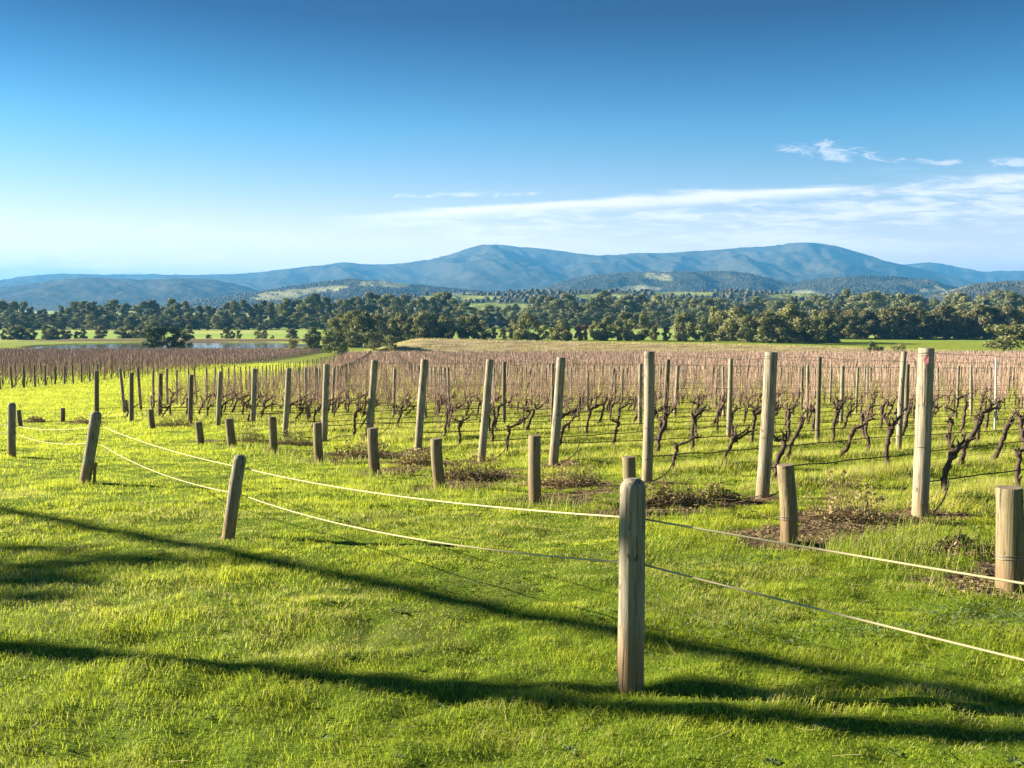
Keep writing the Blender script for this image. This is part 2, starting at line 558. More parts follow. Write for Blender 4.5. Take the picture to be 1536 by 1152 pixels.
def soil_mask(x, y):
    s = np.zeros(np.shape(x))
    rag = 1.9 * (fbm(x / 0.20, y / 0.20, 41, 3) - 0.5)
    for (cx, cy, a, b) in SOIL:
        s = np.maximum(s, 1 - sst(((x - cx) / a) ** 2 + ((y - cy) / b) ** 2 + rag, 0.45, 1.1))
    bare = fbm(x / 0.9, y / 0.9, 77, 4)
    thin = sst(bare, 0.60, 0.76) * 0.36 * (y < 9)
    return np.maximum(s, thin)

# ------------------------------------------------------------------ ground sheet
def build_ground():
    r = [0.4]
    while r[-1] < 20000:
        x = r[-1]
        if x < 28: x *= 1.0125
        elif x < 250: x *= 1.022
        elif x < 520: x += 2.6
        else: x *= 1.05
        r.append(x)
    r = np.array(r)
    th = np.concatenate([np.linspace(-180, -48, 60, endpoint=False), np.linspace(-48, 48, 620), np.linspace(48, 180, 61)[1:-1]])
    th = np.radians(th)
    X = r[:, None] * np.sin(th)[None]
    Y = r[:, None] * np.cos(th)[None]
    Z = H(X, Y)
    n, k = X.shape
    i = np.arange(n - 1)[:, None] * k
    j = np.arange(k)[None]
    j2 = (j + 1) % k
    Fq = np.stack([i + j, i + k + j, i + k + j2, i + j2], -1).reshape(-1, 4)[:, ::-1]
    V = np.stack([X, Y, Z], -1).reshape(-1, 3)
    b = MB()
    b.add(V, Fq)
    b.add(np.vstack([V[:k], [[0, 0, h1(0, 0)]]]), np.array([[a, (a + 1) % k, k] for a in range(k)])[:, ::-1])
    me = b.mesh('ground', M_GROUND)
    x, y = np.append(V[:, 0], np.append(V[:k, 0], 0)), np.append(V[:, 1], np.append(V[:k, 1], 0))
    soil = np.where(y < 60, soil_mask(x, y), 0)
    f = sst(x, -58, -30) * (1 - sst(x, 105, 175))
    straw = f * sst(y, 284, 300) * (1 - sst(y, 352, 372))
    straw = np.maximum(straw, 0.9 * sst(y, 473, 476) * (1 - sst(y, 478, 484)) * sst(x, -330, -290) * (1 - sst(x, -95, -70)))
    straw = np.maximum(straw, 0.8 * sst(y, 284, 292) * (1 - sst(y, 300, 306)) * (x > 60))
    soil = np.maximum(soil, 0.9 * sst(y, 460, 463) * (1 - sst(y, 471, 474)) * sst(x, -330, -290) * (1 - sst(x, -95, -70)))
    vine = (in_block(x, y, 0.5) | in_left(x, y)).astype(float)
    at = me.attributes.new('mask', 'FLOAT_COLOR', 'POINT')
    at.data.foreach_set('color', np.stack([soil, straw, vine, np.ones_like(x)], -1).astype(np.float32).ravel())
    tag(link('ground', me), 'rolling green pasture ground falling away to the valley floor', None, None, 'structure')

def ground_mat():
    m_, t, out = mat("pasture_ground")
    pos = t.n('ShaderNodeNewGeometry').outputs['Position']
    mk = t.n('ShaderNodeSeparateColor')
    t.put(mk.inputs[0], attr(t, 'mask', 'Color'))
    soil, straw, vine = mk.outputs[0], mk.outputs[1], mk.outputs[2]
    big = t.noise(pos, 0.012, 4, 0.55)
    mid = t.noise(pos, 0.6, 5, 0.6)
    fin = t.noise(pos, 14.0, 5, 0.65)
    g = t.mix(t.ss(mid, 0.35, 0.65), (0.15, 0.21, 0.014), (0.32, 0.36, 0.032))
    g = t.mix(t.m('MULTIPLY', t.ss(fin, 0.45, 0.7), 0.6), g, (0.085, 0.12, 0.012))
    g = t.mix(t.m('MULTIPLY', t.ss(big, 0.5, 0.7), 0.6), g, (0.36, 0.38, 0.07))
    sx = t.n('ShaderNodeSeparateXYZ')
    t.put(sx.inputs[0], pos)
    g = t.mix(t.ss(sx.outputs[1], 160, 60), g, t.mix(fin, (0.05, 0.10, 0.005), (0.20, 0.28, 0.014)))     # thatch colour, darkened nearby to stand in for shade between the blades
    farf = t.ss(sx.outputs[1], 430, 520)
    fields = t.noise(t.scale(pos, (0.004, 0.008, 0.004)), 1.0, 3, 0.5)
    fg = t.mix(t.ss(fields, 0.42, 0.60), (0.26, 0.38, 0.06), (0.40, 0.43, 0.11))
    g = t.mix(farf, g, fg)
    under = t.mix(t.ss(mid, 0.4, 0.6), (0.16, 0.13, 0.07), (0.12, 0.15, 0.035))
    vf = t.m('MULTIPLY', vine, t.ss(sx.outputs[1], 40, 150))
    g = t.mix(t.m('MULTIPLY', vf, 0.75), g, under)
    sc = t.mix(t.ss(t.noise(pos, 9, 5, 0.7), 0.3, 0.7), (0.060, 0.036, 0.022), (0.24, 0.155, 0.095))
    g = t.mix(t.m('MULTIPLY', soil, t.ss(t.m('ADD', soil, t.m('MULTIPLY', fin, 0.6)), 0.5, 0.8)), g, sc)
    stn = t.noise(t.scale(pos, (0.12, 0.5, 1)), 1.0, 6, 0.7)
    stc = t.mix(t.ss(stn, 0.35, 0.65), (0.26, 0.19, 0.085), (0.52, 0.42, 0.22))
    g = t.mix(straw, g, stc)
    hgt = t.m('ADD', t.m('MULTIPLY', fin, 0.4), t.noise(pos, 45, 4, 0.7))
    nr = t.bump(hgt, 0.9, 0.05)
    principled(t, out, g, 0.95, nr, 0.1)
    return m_
M_GROUND = ground_mat()
build_ground()

# ------------------------------------------------------------------ pond
def build_pond():
    m_, t, out = mat("pond_water")
    pos = t.n('ShaderNodeNewGeometry').outputs['Position']
    nz = t.noise(t.scale(pos, (0.5, 1.6, 1)), 1.0, 4, 0.6)
    principled(t, out, (0.05, 0.055, 0.04), 0.10, t.bump(nz, 0.06, 0.05), 0.5)
    a = np.linspace(0, 2 * np.pi, 72, endpoint=False)
    z = EYE - 17.0 - 0.55
    V = np.stack([-146 + 74 * np.cos(a), 414 + 56 * np.sin(a), np.full(72, z)], -1)
    b = MB()
    b.add(np.vstack([V, [[-146, 414, z]]]), np.array([[i, (i + 1) % 72, 72] for i in range(72)]))
    tag(b.obj('pond_water', m_), 'still farm pond behind the left vineyard', None, None, 'structure')
build_pond()

# ------------------------------------------------------------------ hills and mountains
def hills_mat(name, forest_a, forest_b, pasture, past_amt, bs):
    m_, t, out = mat(name)
    pos = t.n('ShaderNodeNewGeometry').outputs['Position']
    n1 = t.noise(pos, bs, 6, 0.62)
    n2 = t.noise(pos, bs * 9, 5, 0.65)
    p = attr(t, 'tint')
    c = t.mix(t.ss(t.m('ADD', t.m('MULTIPLY', n1, 0.5), t.m('MULTIPLY', n2, 0.5)), 0.35, 0.65), forest_a, forest_b)
    pc = t.mix(t.ss(n1, 0.4, 0.6), pasture, tuple(x * 1.25 for x in pasture))
    c = t.mix(t.m('MULTIPLY', p, past_amt), c, pc)
    principled(t, out, c, 1.0, t.bump(t.m('ADD', n2, n1), 0.55, 18.0), 0.0)
    return m_
M_MOUNT = hills_mat("mountain_forest", (0.045, 0.042, 0.028), (0.115, 0.100, 0.062), (0.2, 0.2, 0.1), 0.0, 0.004)
M_HILL = hills_mat("hill_forest", (0.030, 0.036, 0.022), (0.10, 0.095, 0.062), (0.25, 0.24, 0.12), 1.0, 0.010)
M_LOW = hills_mat("low_hill_pasture", (0.035, 0.045, 0.022), (0.10, 0.11, 0.05), (0.22, 0.25, 0.075), 1.0, 0.014)

RIDGES = {}
def ridge(name, label, prof, D, Wf, Wb, m_, seed, rough, spur, pasture=None, nt=90):
    px = np.array([p[0] for p in prof], float)
    py = np.array([p[1] for p in prof], float)
    X0 = np.linspace(px[0], px[-1], int((px[-1] - px[0]) / 3.2))
    # smooth the drawn skyline
    prow = np.interp(X0, px, py)
    kk = np.hanning(15); kk /= kk.sum()
    prow = np.convolve(np.pad(prow, 7, mode='edge'), kk, 'valid')
    a = (X0 - 768) / F_PX
    b_ = (576 - prow) / F_PX
    top = D * (b_ * ct - st) / (ct + b_ * st) + EYE
    base = EYE - 24.0
    t = np.concatenate([np.linspace(-1, 0, nt), np.linspace(0, 1, nt // 3)[1:]])
    dd = np.where(t < 0, t * Wf, t * Wb)
    xx = a * D
    # the ridge line wanders in depth so that it is a range, not a wall
    wander = (fbm(xx / (Wf * 1.3), xx * 0 + seed, seed, 3) - 0.5) * Wf * 0.35
    Yg = D + dd[None, :] + wander[:, None] * (1 - np.abs(t))[None, :] * 0
    Xg = a[:, None] * Yg
    env = (1 - np.abs(t)) ** 1.0
    env = env * env * (3 - 2 * env) * 0.45 + env * 0.55
    sp_ = fbm(xx[:, None] / spur + dd[None] * 0.25 / spur, dd[None] / (spur * 2.6) + 3, seed + 5, 5) - 0.5
    rid = 1 - 2 * np.abs(sp_)
    f = env[None, :] * (1 + (rid - 0.85) * 0.8 * (np.abs(t)[None, :] ** 0.6) * (1 - np.abs(t))[None, :] * 2.2)
    Z = base + (top[:, None] - base) * np.clip(f, 0, None)
    Z = Z + rough * (fbm(Xg / (rough * 3), Yg / (rough * 3), seed + 9, 3) - 0.5) * np.clip(env * 6, 0, 1)[None]
    Z = np.minimum(Z, (top[:, None] - EYE) * (Yg / D) + EYE + rough * 0.6)
    n, k = Xg.shape
    i = np.arange(n - 1)[:, None] * k
    j = np.arange(k - 1)[None]
    Fq = np.stack([i + j, i + k + j, i + k + j + 1, i + j + 1], -1).reshape(-1, 4)
    V = np.stack([Xg, Yg, Z], -1).reshape(-1, 3)
    tint = np.zeros(n * k)
    if pasture is not None:
        P = np.stack(proj(V[:, 0], V[:, 1], V[:, 2]), -1)
        rag = (fbm(V[:, 0] / 90, V[:, 1] / 200, seed + 31, 3) - 0.5) * 1.1
        for (cx, cy, rx_, ry_, s_) in pasture:
            d = ((P[:, 0] - cx) / rx_) ** 2 + ((P[:, 1] - cy - s_ * (P[:, 0] - cx)) / ry_) ** 2
            tint = np.maximum(tint, 1 - sst(d + rag, 0.7, 1.05))
    bb = MB()
    bb.add(V, Fq, 0, tint)
    tag(bb.obj(name, m_), label, None, None, 'structure')
    RIDGES[seed] = (V.reshape(n, k, 3), tint.reshape(n, k))

MX = [(-500, 425), (-200, 424), (0, 420), (60, 414), (110, 411), (160, 412), (230, 411), (300, 413), (350, 411), (400, 408), (450, 403), (495, 396), (520, 394),
      (545, 398), (590, 398), (640, 391), (670, 383), (700, 375), (722, 368), (745, 366), (775, 371), (810, 374), (850, 379), (895, 383), (940, 381),
      (1000, 381), (1050, 377), (1090, 373), (1135, 370), (1180, 366), (1215, 365), (1250, 370), (1290, 382), (1330, 393), (1370, 402), (1410, 412),
      (1460, 424), (1520, 436), (1600, 448), (1800, 455)]
ridge('mountain', 'long blue forested mountain range with two broad summits', MX, 9500, 4200, 2500, M_MOUNT, 11, 16, 800)
ridge('mountain', 'low blue mountain shoulder behind the right end of the main range',
      [(1180, 440), (1250, 420), (1310, 404), (1350, 397), (1395, 393), (1430, 400), (1470, 408), (1536, 406), (1620, 408), (1800, 415), (2100, 420)], 11500, 2500, 2000, M_MOUNT, 12, 16, 700, nt=50)
ridge('hill', 'blue forested hill at the far left below the mountain range',
      [(-500, 440), (-100, 436), (0, 432), (60, 424), (120, 417), (165, 418), (215, 420), (265, 418), (320, 419), (350, 424), (380, 433), (420, 446), (470, 458)], 5600, 1500, 1200, M_MOUNT, 13, 10, 380, nt=70)
ridge('hill', 'grey wooded foothill with a pale cleared patch below the right summit',
      [(760, 452), (800, 436), (835, 424), (880, 414), (930, 410), (980, 409), (1040, 408), (1090, 408), (1130, 412), (1165, 421), (1200, 432), (1260, 450), (1300, 458)], 4600, 1300, 1000, M_HILL, 14, 9, 300,
      [(985, 415, 24, 6, 0.15), (960, 433, 30, 5, 0.0)], nt=70)
ridge('hill', 'grey wooded foothill with a rounded top at the right of the valley',
      [(1080, 452), (1150, 434), (1200, 422), (1250, 416), (1300, 413), (1345, 415), (1390, 420), (1430, 430), (1480, 446), (1540, 458)], 4200, 1100, 1000, M_HILL, 15, 9, 280,
      [(1410, 432, 30, 5, -0.1), (1200, 440, 30, 4, 0)], nt=60)
ridge('hill', 'small wooded rise at the right edge behind the tree line',
      [(1360, 458), (1410, 440), (1450, 428), (1490, 424), (1540, 424), (1640, 426), (1800, 432)], 2900, 700, 700, M_HILL, 16, 8, 200,
      [(1420, 436, 34, 5, -0.25)], nt=50)
ridge('hill', 'pasture foothill with pale slopes left of the valley gap',
      [(240, 460), (310, 449), (380, 439), (440, 429), (490, 422), (530, 419), (570, 421), (610, 426), (650, 430), (700, 434), (760, 441), (820, 452), (880, 460)], 3600, 1000, 900, M_HILL, 17, 8, 260,
      [(450, 438, 70, 6, -0.10), (575, 427, 34, 5, 0.05), (410, 447, 45, 4, -0.05), (690, 443, 45, 4, 0.0)], nt=60)
ridge('hill', 'low green pasture rise beyond the valley trees',
      [(380, 466), (480, 456), (560, 449), (640, 444), (720, 440), (800, 438), (900, 437), (1000, 438), (1100, 438), (1200, 440), (1330, 446), (1440, 456), (1520, 464)], 2100, 900, 500, M_LOW, 18, 5, 180,
      [(745, 462, 85, 8, 0.0), (690, 447, 65, 5, 0.0), (900, 445, 40, 4, 0), (1020, 441, 60, 4, 0), (1200, 444, 50, 4, 0), (1140, 456, 25, 5, 0), (600, 456, 50, 5, 0), (760, 480, 120, 14, 0), (920, 460, 60, 5, 0)], nt=80)

def tree_clumps(name, m_, count, seeds, size, avoid, label, rng):
    """far woods read as one mass: small lobed crowns scattered over the hill sides"""
    b = MB()
    ico = []
    g = (1 + 5 ** 0.5) / 2
    for a in (-1, 1):
        for c in (-g, g):
            ico += [(0, a, c), (a, c, 0), (c, 0, a)]
    ico = np.array(ico) / np.linalg.norm(ico[0])
    from itertools import combinations
    ed = [(i, j) for i, j in combinations(range(12), 2) if np.linalg.norm(ico[i] - ico[j]) < 1.2]
    es = set(ed)
    Fi = []
    for i, j, k in combinations(range(12), 3):
        if (i, j) in es and (i, k) in es and (j, k) in es:
            nrm = np.cross(ico[j] - ico[i], ico[k] - ico[i])
            Fi.append((i, j, k) if nrm @ ico[i] > 0 else (i, k, j))
    Fi = np.array(Fi)
    for s in seeds:
        V, T = RIDGES[s]
        n, k, _ = V.shape
        nn = count
        i = rng.random(nn) * (n - 1.01); j = rng.random(nn) * (k - 1.01)
        i0, j0 = i.astype(int), j.astype(int)
        fi, fj = (i - i0)[:, None], (j - j0)[:, None]
        P = V[i0, j0] * (1 - fi) * (1 - fj) + V[i0 + 1, j0] * fi * (1 - fj) + V[i0, j0 + 1] * (1 - fi) * fj + V[i0 + 1, j0 + 1] * fi * fj
        tt = T[i0, j0]
        keep = (rng.random(nn) > tt * avoid) & (fbm(P[:, 0] / 160, P[:, 1] / 240, s + 3, 3) > (0.40 if s == 18 else 0.25)) & (P[:, 2] > EYE - 20)
        P = P[keep]
        nn = len(P)
        sz = size * (0.55 + 0.9 * rng.random(nn) ** 1.5)
        jig = 1 + 0.2 * rng.standard_normal((nn, 12, 1))
        Q = ico[None] * jig * np.stack([sz, sz, sz * (0.8 + 0.5 * rng.random(nn))], -1)[:, None, :]
        Q = Q + P[:, None, :] + np.array([0, 0, 0.55])[None, None] * sz[:, None, None]
        F_ = (Fi[None] + (np.arange(nn) * 12)[:, None, None]).reshape(-1, 3)
        b.add(Q.reshape(-1, 3), F_, 0, np.repeat(rng.random(nn), 12))
    tag(b.obj(name, m_, smooth=True), label, 'woods', None, 'stuff')
M_WOODS = leafy("distant_woods", (0.035, 0.042, 0.024), (0.105, 0.098, 0.060), (1, 1, 0.6), None, 0.12)
tree_clumps('woods', M_WOODS, 22000, (14, 15, 16, 17), 2.7, 0.97, 'far wooded hillsides of scattered trees reading as one mass', np.random.default_rng(3))
tree_clumps('woods', M_WOODS, 5200, (18,), 3.9, 0.985, 'far groves and hedgerows dotted over the low pasture rise', np.random.default_rng(4))

# ------------------------------------------------------------------ timber posts
def post_body(b, base, top, r, seed, dome=False, sides=14, rings=12, sink=0.12, taper=0.96):
    """round timber post from base to top (local coordinates), end grain as material 1"""
    rng = np.random.default_rng(seed)
    base = np.array(base, float); top = np.array(top, float)
    ax = top - base
    Lh = np.linalg.norm(ax)
    ax /= Lh
    e = np.cross(ax, [0, 1, 0.01]); e /= np.linalg.norm(e)
    f = np.cross(ax, e)
    s = list(np.linspace(-sink, Lh - (0.06 if dome else 0.012), rings))
    rr = [r * (1 + (taper - 1) * max(x, 0) / Lh) for x in s]
    if dome:
        rt = r * taper
        prof = [(0.06, 1.0), (0.040, 0.97), (0.022, 0.86), (0.009, 0.66), (0.002, 0.38)]
        k_ = r / 0.068
        s[-1] = Lh - 0.06 * k_
        for dd, q in prof[1:]:
            s.append(Lh - dd * k_); rr.append(rt * q)
    else:
        s.append(Lh); rr.append(r * taper * 0.93)
    a = np.linspace(0, 2 * np.pi, sides, endpoint=False)
    lump = 1 + 0.030 * np.sin(a * 2 + rng.random() * 6) + 0.02 * np.sin(a * 3 + rng.random() * 6)
    bend = rng.standard_normal(2) * 0.006
    V = []
    for si, ri in zip(s, rr):
        c = base + ax * si + (e * bend[0] + f * bend[1]) * math.sin(math.pi * min(max(si / Lh, 0), 1))
        q = ri * lump * (1 + 0.012 * rng.standard_normal(sides))
        V.append(c + q[:, None] * (np.cos(a)[:, None] * e + np.sin(a)[:, None] * f))
    n = len(s)
    V = np.concatenate(V)
    i = np.arange(n - 1)[:, None] * sides
    j = np.arange(sides)[None]
    k = (j + 1) % sides
    Fq = np.stack([i + j, i + k, i + sides + k, i + sides + j], -1).reshape(-1, 4)
    b.add(V, Fq, 0)
    tip = base + ax * (Lh + (0.0 if dome else rng.uniform(-0.004, 0.004)))
    b.add(np.vstack([V[-sides:], tip]), np.array([[x, (x + 1) % sides, sides] for x in range(sides)]), 0 if dome else 1)
    return ax, e, f

def loop_wire(c, ax, e, f, r, n=18, drop=0.0):
    a = np.linspace(0, 2 * np.pi, n)
    return np.array([c + r * (math.cos(t) * e + math.sin(t) * f) + ax * drop * math.sin(t) for t in a])

def unit(v):
    v = np.array(v, float)
    return v / np.linalg.norm(v)

# -- rope bollards -------------------------------------------------------
def bollard_from(bx, by, tx, ty, wpx, lean_y=0.0):
    p = hit(bx, by)
    tp = at_depth(tx, ty, p[1] + lean_y)
    r = wpx / 2 / F_PX * p[1]
    return np.array(p), np.array(tp), r

BOLL = [
    dict(b=np.array([3.77, 1.67, h1(3.77, 1.67)]), t=np.array([3.80, 1.67, h1(3.77, 1.67) + 0.97]), r=0.066, lab='round-topped timber rope bollard just past the right edge of the lawn'),
    dict(zip('btr', bollard_from(945, 1029, 949, 717, 42)), lab='thick weathered round-topped bollard standing nearest on the lawn'),
    dict(zip('btr', bollard_from(342, 809, 361, 682, 20)), lab='leaning round-topped rope bollard alone on the lawn left of the middle'),
    dict(zip('btr', bollard_from(127, 727, 145, 617, 17)), lab='leaning round-topped rope bollard with a short stake at its foot'),
    dict(zip('btr', bollard_from(18, 687, 18, 604, 11)), lab='slim upright round-topped rope bollard at the left edge of the lawn'),
]
pf = hit(-120, 672)
BOLL.append(dict(b=np.array(pf), t=np.array(pf) + np.array([0.02, 0, 0.98]), r=0.06, lab='round-topped rope bollard beyond the left edge of the lawn'))
ATT = [(0.68, 0.30), (0.80, 0.585), (0.83, 0.52), (0.80, 0.57), (0.57, 0.43), (0.80, 0.55)]
RP = [[], []]
for i, d in enumerate(BOLL):
    b = MB()
    o_ = d['b']
    ax, e, f = post_body(b, (0, 0, 0), d['t'] - o_, d['r'], 40 + i, True, 18, 14, 0.15, 0.97)
    o = b.obj('rope_bollard', [M_BOLLARD, M_END])
    o.location = o_
    tag(o, d['lab'], 'bollard', 'bollards carrying the lawn ropes')
    Lh = np.linalg.norm(d['t'] - o_)
    nxt = BOLL[max(i - 1, 0)]['b'] if i else BOLL[1]['b']
    for k in (0, 1):
        # the ropes run along the camera side of each bollard, held by a staple
        c = ax * Lh * ATT[i][k]
        side = unit(np.array([0.55, 0.83, 0]))       # far side of the line of bollards
        p = o_ + c + side * (d['r'] * 0.97 + 0.007)
        RP[k].append(p)
        s_ = MB()
        q = c + side * d['r'] * 0.95
        t_ = unit(np.cross(side, ax))
        s_.tube(np.array([q - ax * 0.018, q - ax * 0.018 + side * 0.022, q + side * 0.027, q + ax * 0.018 + side * 0.022, q + ax * 0.018]), 0.0022, 5)
        s_.obj('staple', M_STEEL, o)
    if i == 3:
        s_ = MB()
        post_body(s_, (0.15, -0.02, 0), (0.17, 0.0, 0.30), 0.022, 77, False, 8, 6, 0.08)
        tag(s_.obj('stake', [M_STUB, M_END], o), 'short dark stake against the foot of the bollard')
SAG = [[0.015, 0.06, 0.05, 0.07, 0.05], [0.02, 0.10, 0.10, 0.10, 0.06]]
for k, lab in ((0, 'upper cream rope strung through all the round-topped bollards'), (1, 'lower cream rope strung through all the round-topped bollards')):
    pts = []
    for i in range(len(BOLL) - 1):
        t = np.linspace(0, 1, 26)[:(None if i == len(BOLL) - 2 else -1)]
        seg = RP[k][i][None] * (1 - t)[:, None] + RP[k][i + 1][None] * t[:, None]
        seg[:, 2] -= SAG[k][i] * 4 * t * (1 - t)
        pts.append(seg)
    pts = np.concatenate(pts)
    b = MB()
    b.tube(pts, 0.0050, 7)
    tag(b.obj('rope', M_ROPE), lab, 'rope', 'ropes strung between the bollards')

# -- stub (anchor) posts -------------------------------------------------
SLAB = ['thick squat anchor stub cut off by the right edge of the photo', 'dark anchor stub leaning left before the pink-tagged post',
        'anchor stub half hidden behind the nearest round-topped bollard', 'upright anchor stub in front of the middle trellis rows with bare soil',
        'anchor stub leaning left beside the large dry weed clump', 'anchor stub with a ring of bare soil left of middle',
        'narrow upright anchor stub before the post at the seventh trellis row', 'narrow anchor stub before the eighth trellis row leaning slightly left',
        'anchor stub leaning left, cut at a slant, above the leaning lone bollard', 'small anchor stub just left of the slant-cut stub',
        'small anchor stub leaning left by the leafy weed clump', 'short anchor stub standing alone on the grass far left',
        'short anchor stub just behind the slim left bollard', 'tiny anchor stub behind the last trellis end post', 'tiny anchor stub farthest back at the left rows',
        'small anchor stub standing between two tall end posts']
for i, (bx, by, tx, ty, wpx) in enumerate(STUBS):
    p = np.array(hit(bx, by))
    tp = np.array(at_depth(tx, ty, p[1]))
    r = wpx / 2 / F_PX * p[1]
    b = MB()
    ax, e, f = post_body(b, (0, 0, 0), tp - p, r, 200 + i, False, 14, 9, 0.12)
    o = b.obj('anchor_stub', [M_STUB, M_END])
    o.location = p
    tag(o, SLAB[i], 'stub post', 'anchor stubs along the ends of the rows')
    Lh = np.linalg.norm(tp - p)
    if i < 10:
        s_ = MB()
        for hfrac in (0.33, 0.36):
            s_ = MB()
            s_.tube(loop_wire(ax * Lh * hfrac, ax, e, f, r * 1.03, 18, 0.012), 0.0025, 4)
            s_.obj('wire_wrap', M_WIRE, o)

# -- trellis posts -------------------------------------------------------
ENDS = [  # base x,y, top x,y, width : the end posts of the nearest rows
    (1380, 776, 1390, 522, 24), (1143, 748, 1157, 528, 20), (970, 724, 974, 527, 17), (830, 699, 842, 536, 14), (722, 693, 735, 539, 12),
    (627, 677, 637, 539, 12), (554, 657, 562, 540, 11), (486, 661, 490, 546, 10), (427, 655, 433, 552, 9), (379, 638, 382, 553, 8),
    (327, 640, 331, 557, 7), (285, 636, 287, 562, 7), (240, 627, 241, 560, 7), (197, 633, 197, 559, 7), (145, 628, 145, 556, 7)]
ELAB = ['thick pale end post carrying a pink tag near the right edge', 'pale end post of the second trellis row leaning right',
        'pale straight end post just above the nearest bollard', 'end post of the fourth trellis row leaning right', 'end post of the fifth trellis row leaning right, bright on its left',
        'end post of the sixth trellis row leaning right', 'end post of the seventh trellis row leaning right above a weed clump', 'end post of the eighth trellis row, dark capped, nearly upright',
        'end post of the ninth trellis row leaning right', 'end post of the tenth trellis row, slim and upright', 'slim end post of the eleventh trellis row on the left',
        'slim dark end post of the twelfth trellis row on the left', 'crooked slim end post third from the left end', 'slim end post second from the left end of the rows', 'slim end post leftmost of all the near trellis rows']
ROWS = {}                                          # k -> base of the end post
for i, (bx, by, tx, ty, wpx) in enumerate(ENDS):
    p = np.array(hit(bx, by))
    tp = np.array(at_depth(tx, ty, p[1]))
    r = wpx / 2 / F_PX * p[1]
    b = MB()
    ax, e, f = post_body(b, (0, 0, 0), tp - p, r, 300 + i, False, 14, 16, 0.15, 0.94)
    o = b.obj('trellis_post', [M_POST if i < 11 else M_GREYPOST, M_END])
    o.location = p
    tag(o, ELAB[i], 'post', 'trellis posts of the vineyard')
    ROWS[i] = (p, ax, np.linalg.norm(tp - p), r)
    Lh = ROWS[i][2]
    if i < 12:
        s_ = MB()
        for hf in (0.42, 0.97, 0.955):
            s_ = MB()
            s_.tube(loop_wire(ax * Lh * hf, ax, e, f, r * 1.03, 16, 0.01), 0.0025, 4)
            s_.obj('wire_wrap', M_WIRE, o)
    if i == 0:
        s_ = MB()
        c = ax * Lh * 0.935
        d_ = unit(np.array([-0.42, -0.9, 0]))
        t_ = unit(np.cross(d_, ax))
        w_, h_ = 0.052, 0.085
        c2 = c + d_ * (r * 1.0 + 0.001)
        ring = [(-0.5, -0.45), (0.1, -0.6), (0.5, -0.15), (0.42, 0.5), (-0.1, 0.42), (-0.5, 0.55)]
        fr = np.array([c2 + t_ * w_ * x + ax * h_ * y + d_ * (0.004 - 0.012 * x * x) for x, y in ring])
        bk = fr - d_ * 0.004
        s_.add(np.vstack([fr, bk]), np.array([[5, 4, 3, 2], [2, 1, 0, 5], [11, 8, 9, 10], [8, 11, 6, 7]]))
        n6 = 6
        s_.add(np.vstack([fr, bk]), np.array([[x, (x + 1) % n6, (x + 1) % n6 + 6, x + 6] for x in range(n6)]))
        tag(s_.obj('tag', M_PINK, o, smooth=False), 'torn pink plastic tag near the post top')

# line posts, far end posts and the posts of the left block: all the same kind
rng = np.random.default_rng(21)
cands = []                                         # x, y, label, height, kind
def row_name(k):
    return nth(k + 1)
for k in range(-3, 118):
    v = V0 + k * ROW
    if k in ROWS:
        us, vs = uv(ROWS[k][0][0], ROWS[k][0][1])
        v = V0 + k * ROW if k < 9 else vs
        us0 = us
    else:
        us0 = float(row_start(np.array(v)))
    for j in range(0, 60):
        uu = us0 + j * 7.5
        if k == 1 and j == 1:
            uu += 0.9
        x, y = xy(uu, v)
        if y > FAR_Y or y < 6:
            break
        if x > 0.60 * y + 3:
            break
        if j == 0 and k in ROWS:
            continue
        if x < -0.62 * y - 3:
            continue
        x += rng.normal(0, 0.05); y += rng.normal(0, 0.05)
        if k < 0:
            lab = 'line post beyond the right edge of the photo'
        elif j == 0:
            lab = 'slim row end post, %s trellis row back from the pink-tagged post' % row_name(k)
        else:
            lab = '%s post behind the end post in the %s trellis row back' % (nth(j), row_name(k))
        cands.append((x, y, lab, 1.86 + rng.normal(0, 0.05), 'white' if (k == 3 and j == 2) else 'line'))
nl = 0
for s in range(0, 124):
    y = 58 + s * 2.24
    if y > 335:
        break
    x = left_edge_x(y)
    nl += 1
    if x < -0.60 * y - 3:
        continue
    cands.append((x, y, '%s end post along the near edge of the left vineyard block' % nth(nl), 1.85 + rng.normal(0, 0.06), 'left'))
    for j in range(1, 20):
        x2, y2 = x - j * 6.5, y - j * 0.3
        if x2 < -0.60 * y2 - 3:
            break
        cands.append((x2 + rng.normal(0, 0.1), y2 + rng.normal(0, 0.1), None, 1.85, 'far'))
cands.sort(key=lambda c: c[1] + (400 if c[2] is None else 0))
VAR = []
STOUT = []
for i in range(6):
    b = MB()
    post_body(b, (0, 0, 0), (0, 0, 1.86), 0.052 + 0.006 * (i % 3), 500 + i, False, 9, 7, 0.15, 0.93)
    VAR.append(b.mesh('trellis_post', [[M_POST, M_GREYPOST][i % 2], M_END]))
for i in range(3):
    b = MB()
    post_body(b, (0, 0, 0), (0, 0, 1.86), 0.082 + 0.006 * i, 520 + i, False, 9, 7, 0.15, 0.93)
    STOUT.append(b.mesh('trellis_post', [M_GREYPOST, M_END]))
bw = MB()
bw.tube([(0, 0, -0.1), (0, 0, 1.0), (0, 0, 1.95)], 0.026, 8)
WHITE_ME = bw.mesh('trellis_post', [M_WHITE, M_END])
brace_mb = MB()
brace_mb.tube([(-1.0, 0.0, 0.05), (-0.05, 0, 1.25)], 0.035, 6)
BRACE = brace_mb.mesh('brace', [M_GREYPOST])
sm = MB()
sm.tube([(0.0, -0.06, 1.42), (0.0, -0.075, 1.42), (0, -0.06, 1.45)], 0.003, 4)
n_posts = len(ENDS)
rest = MB()
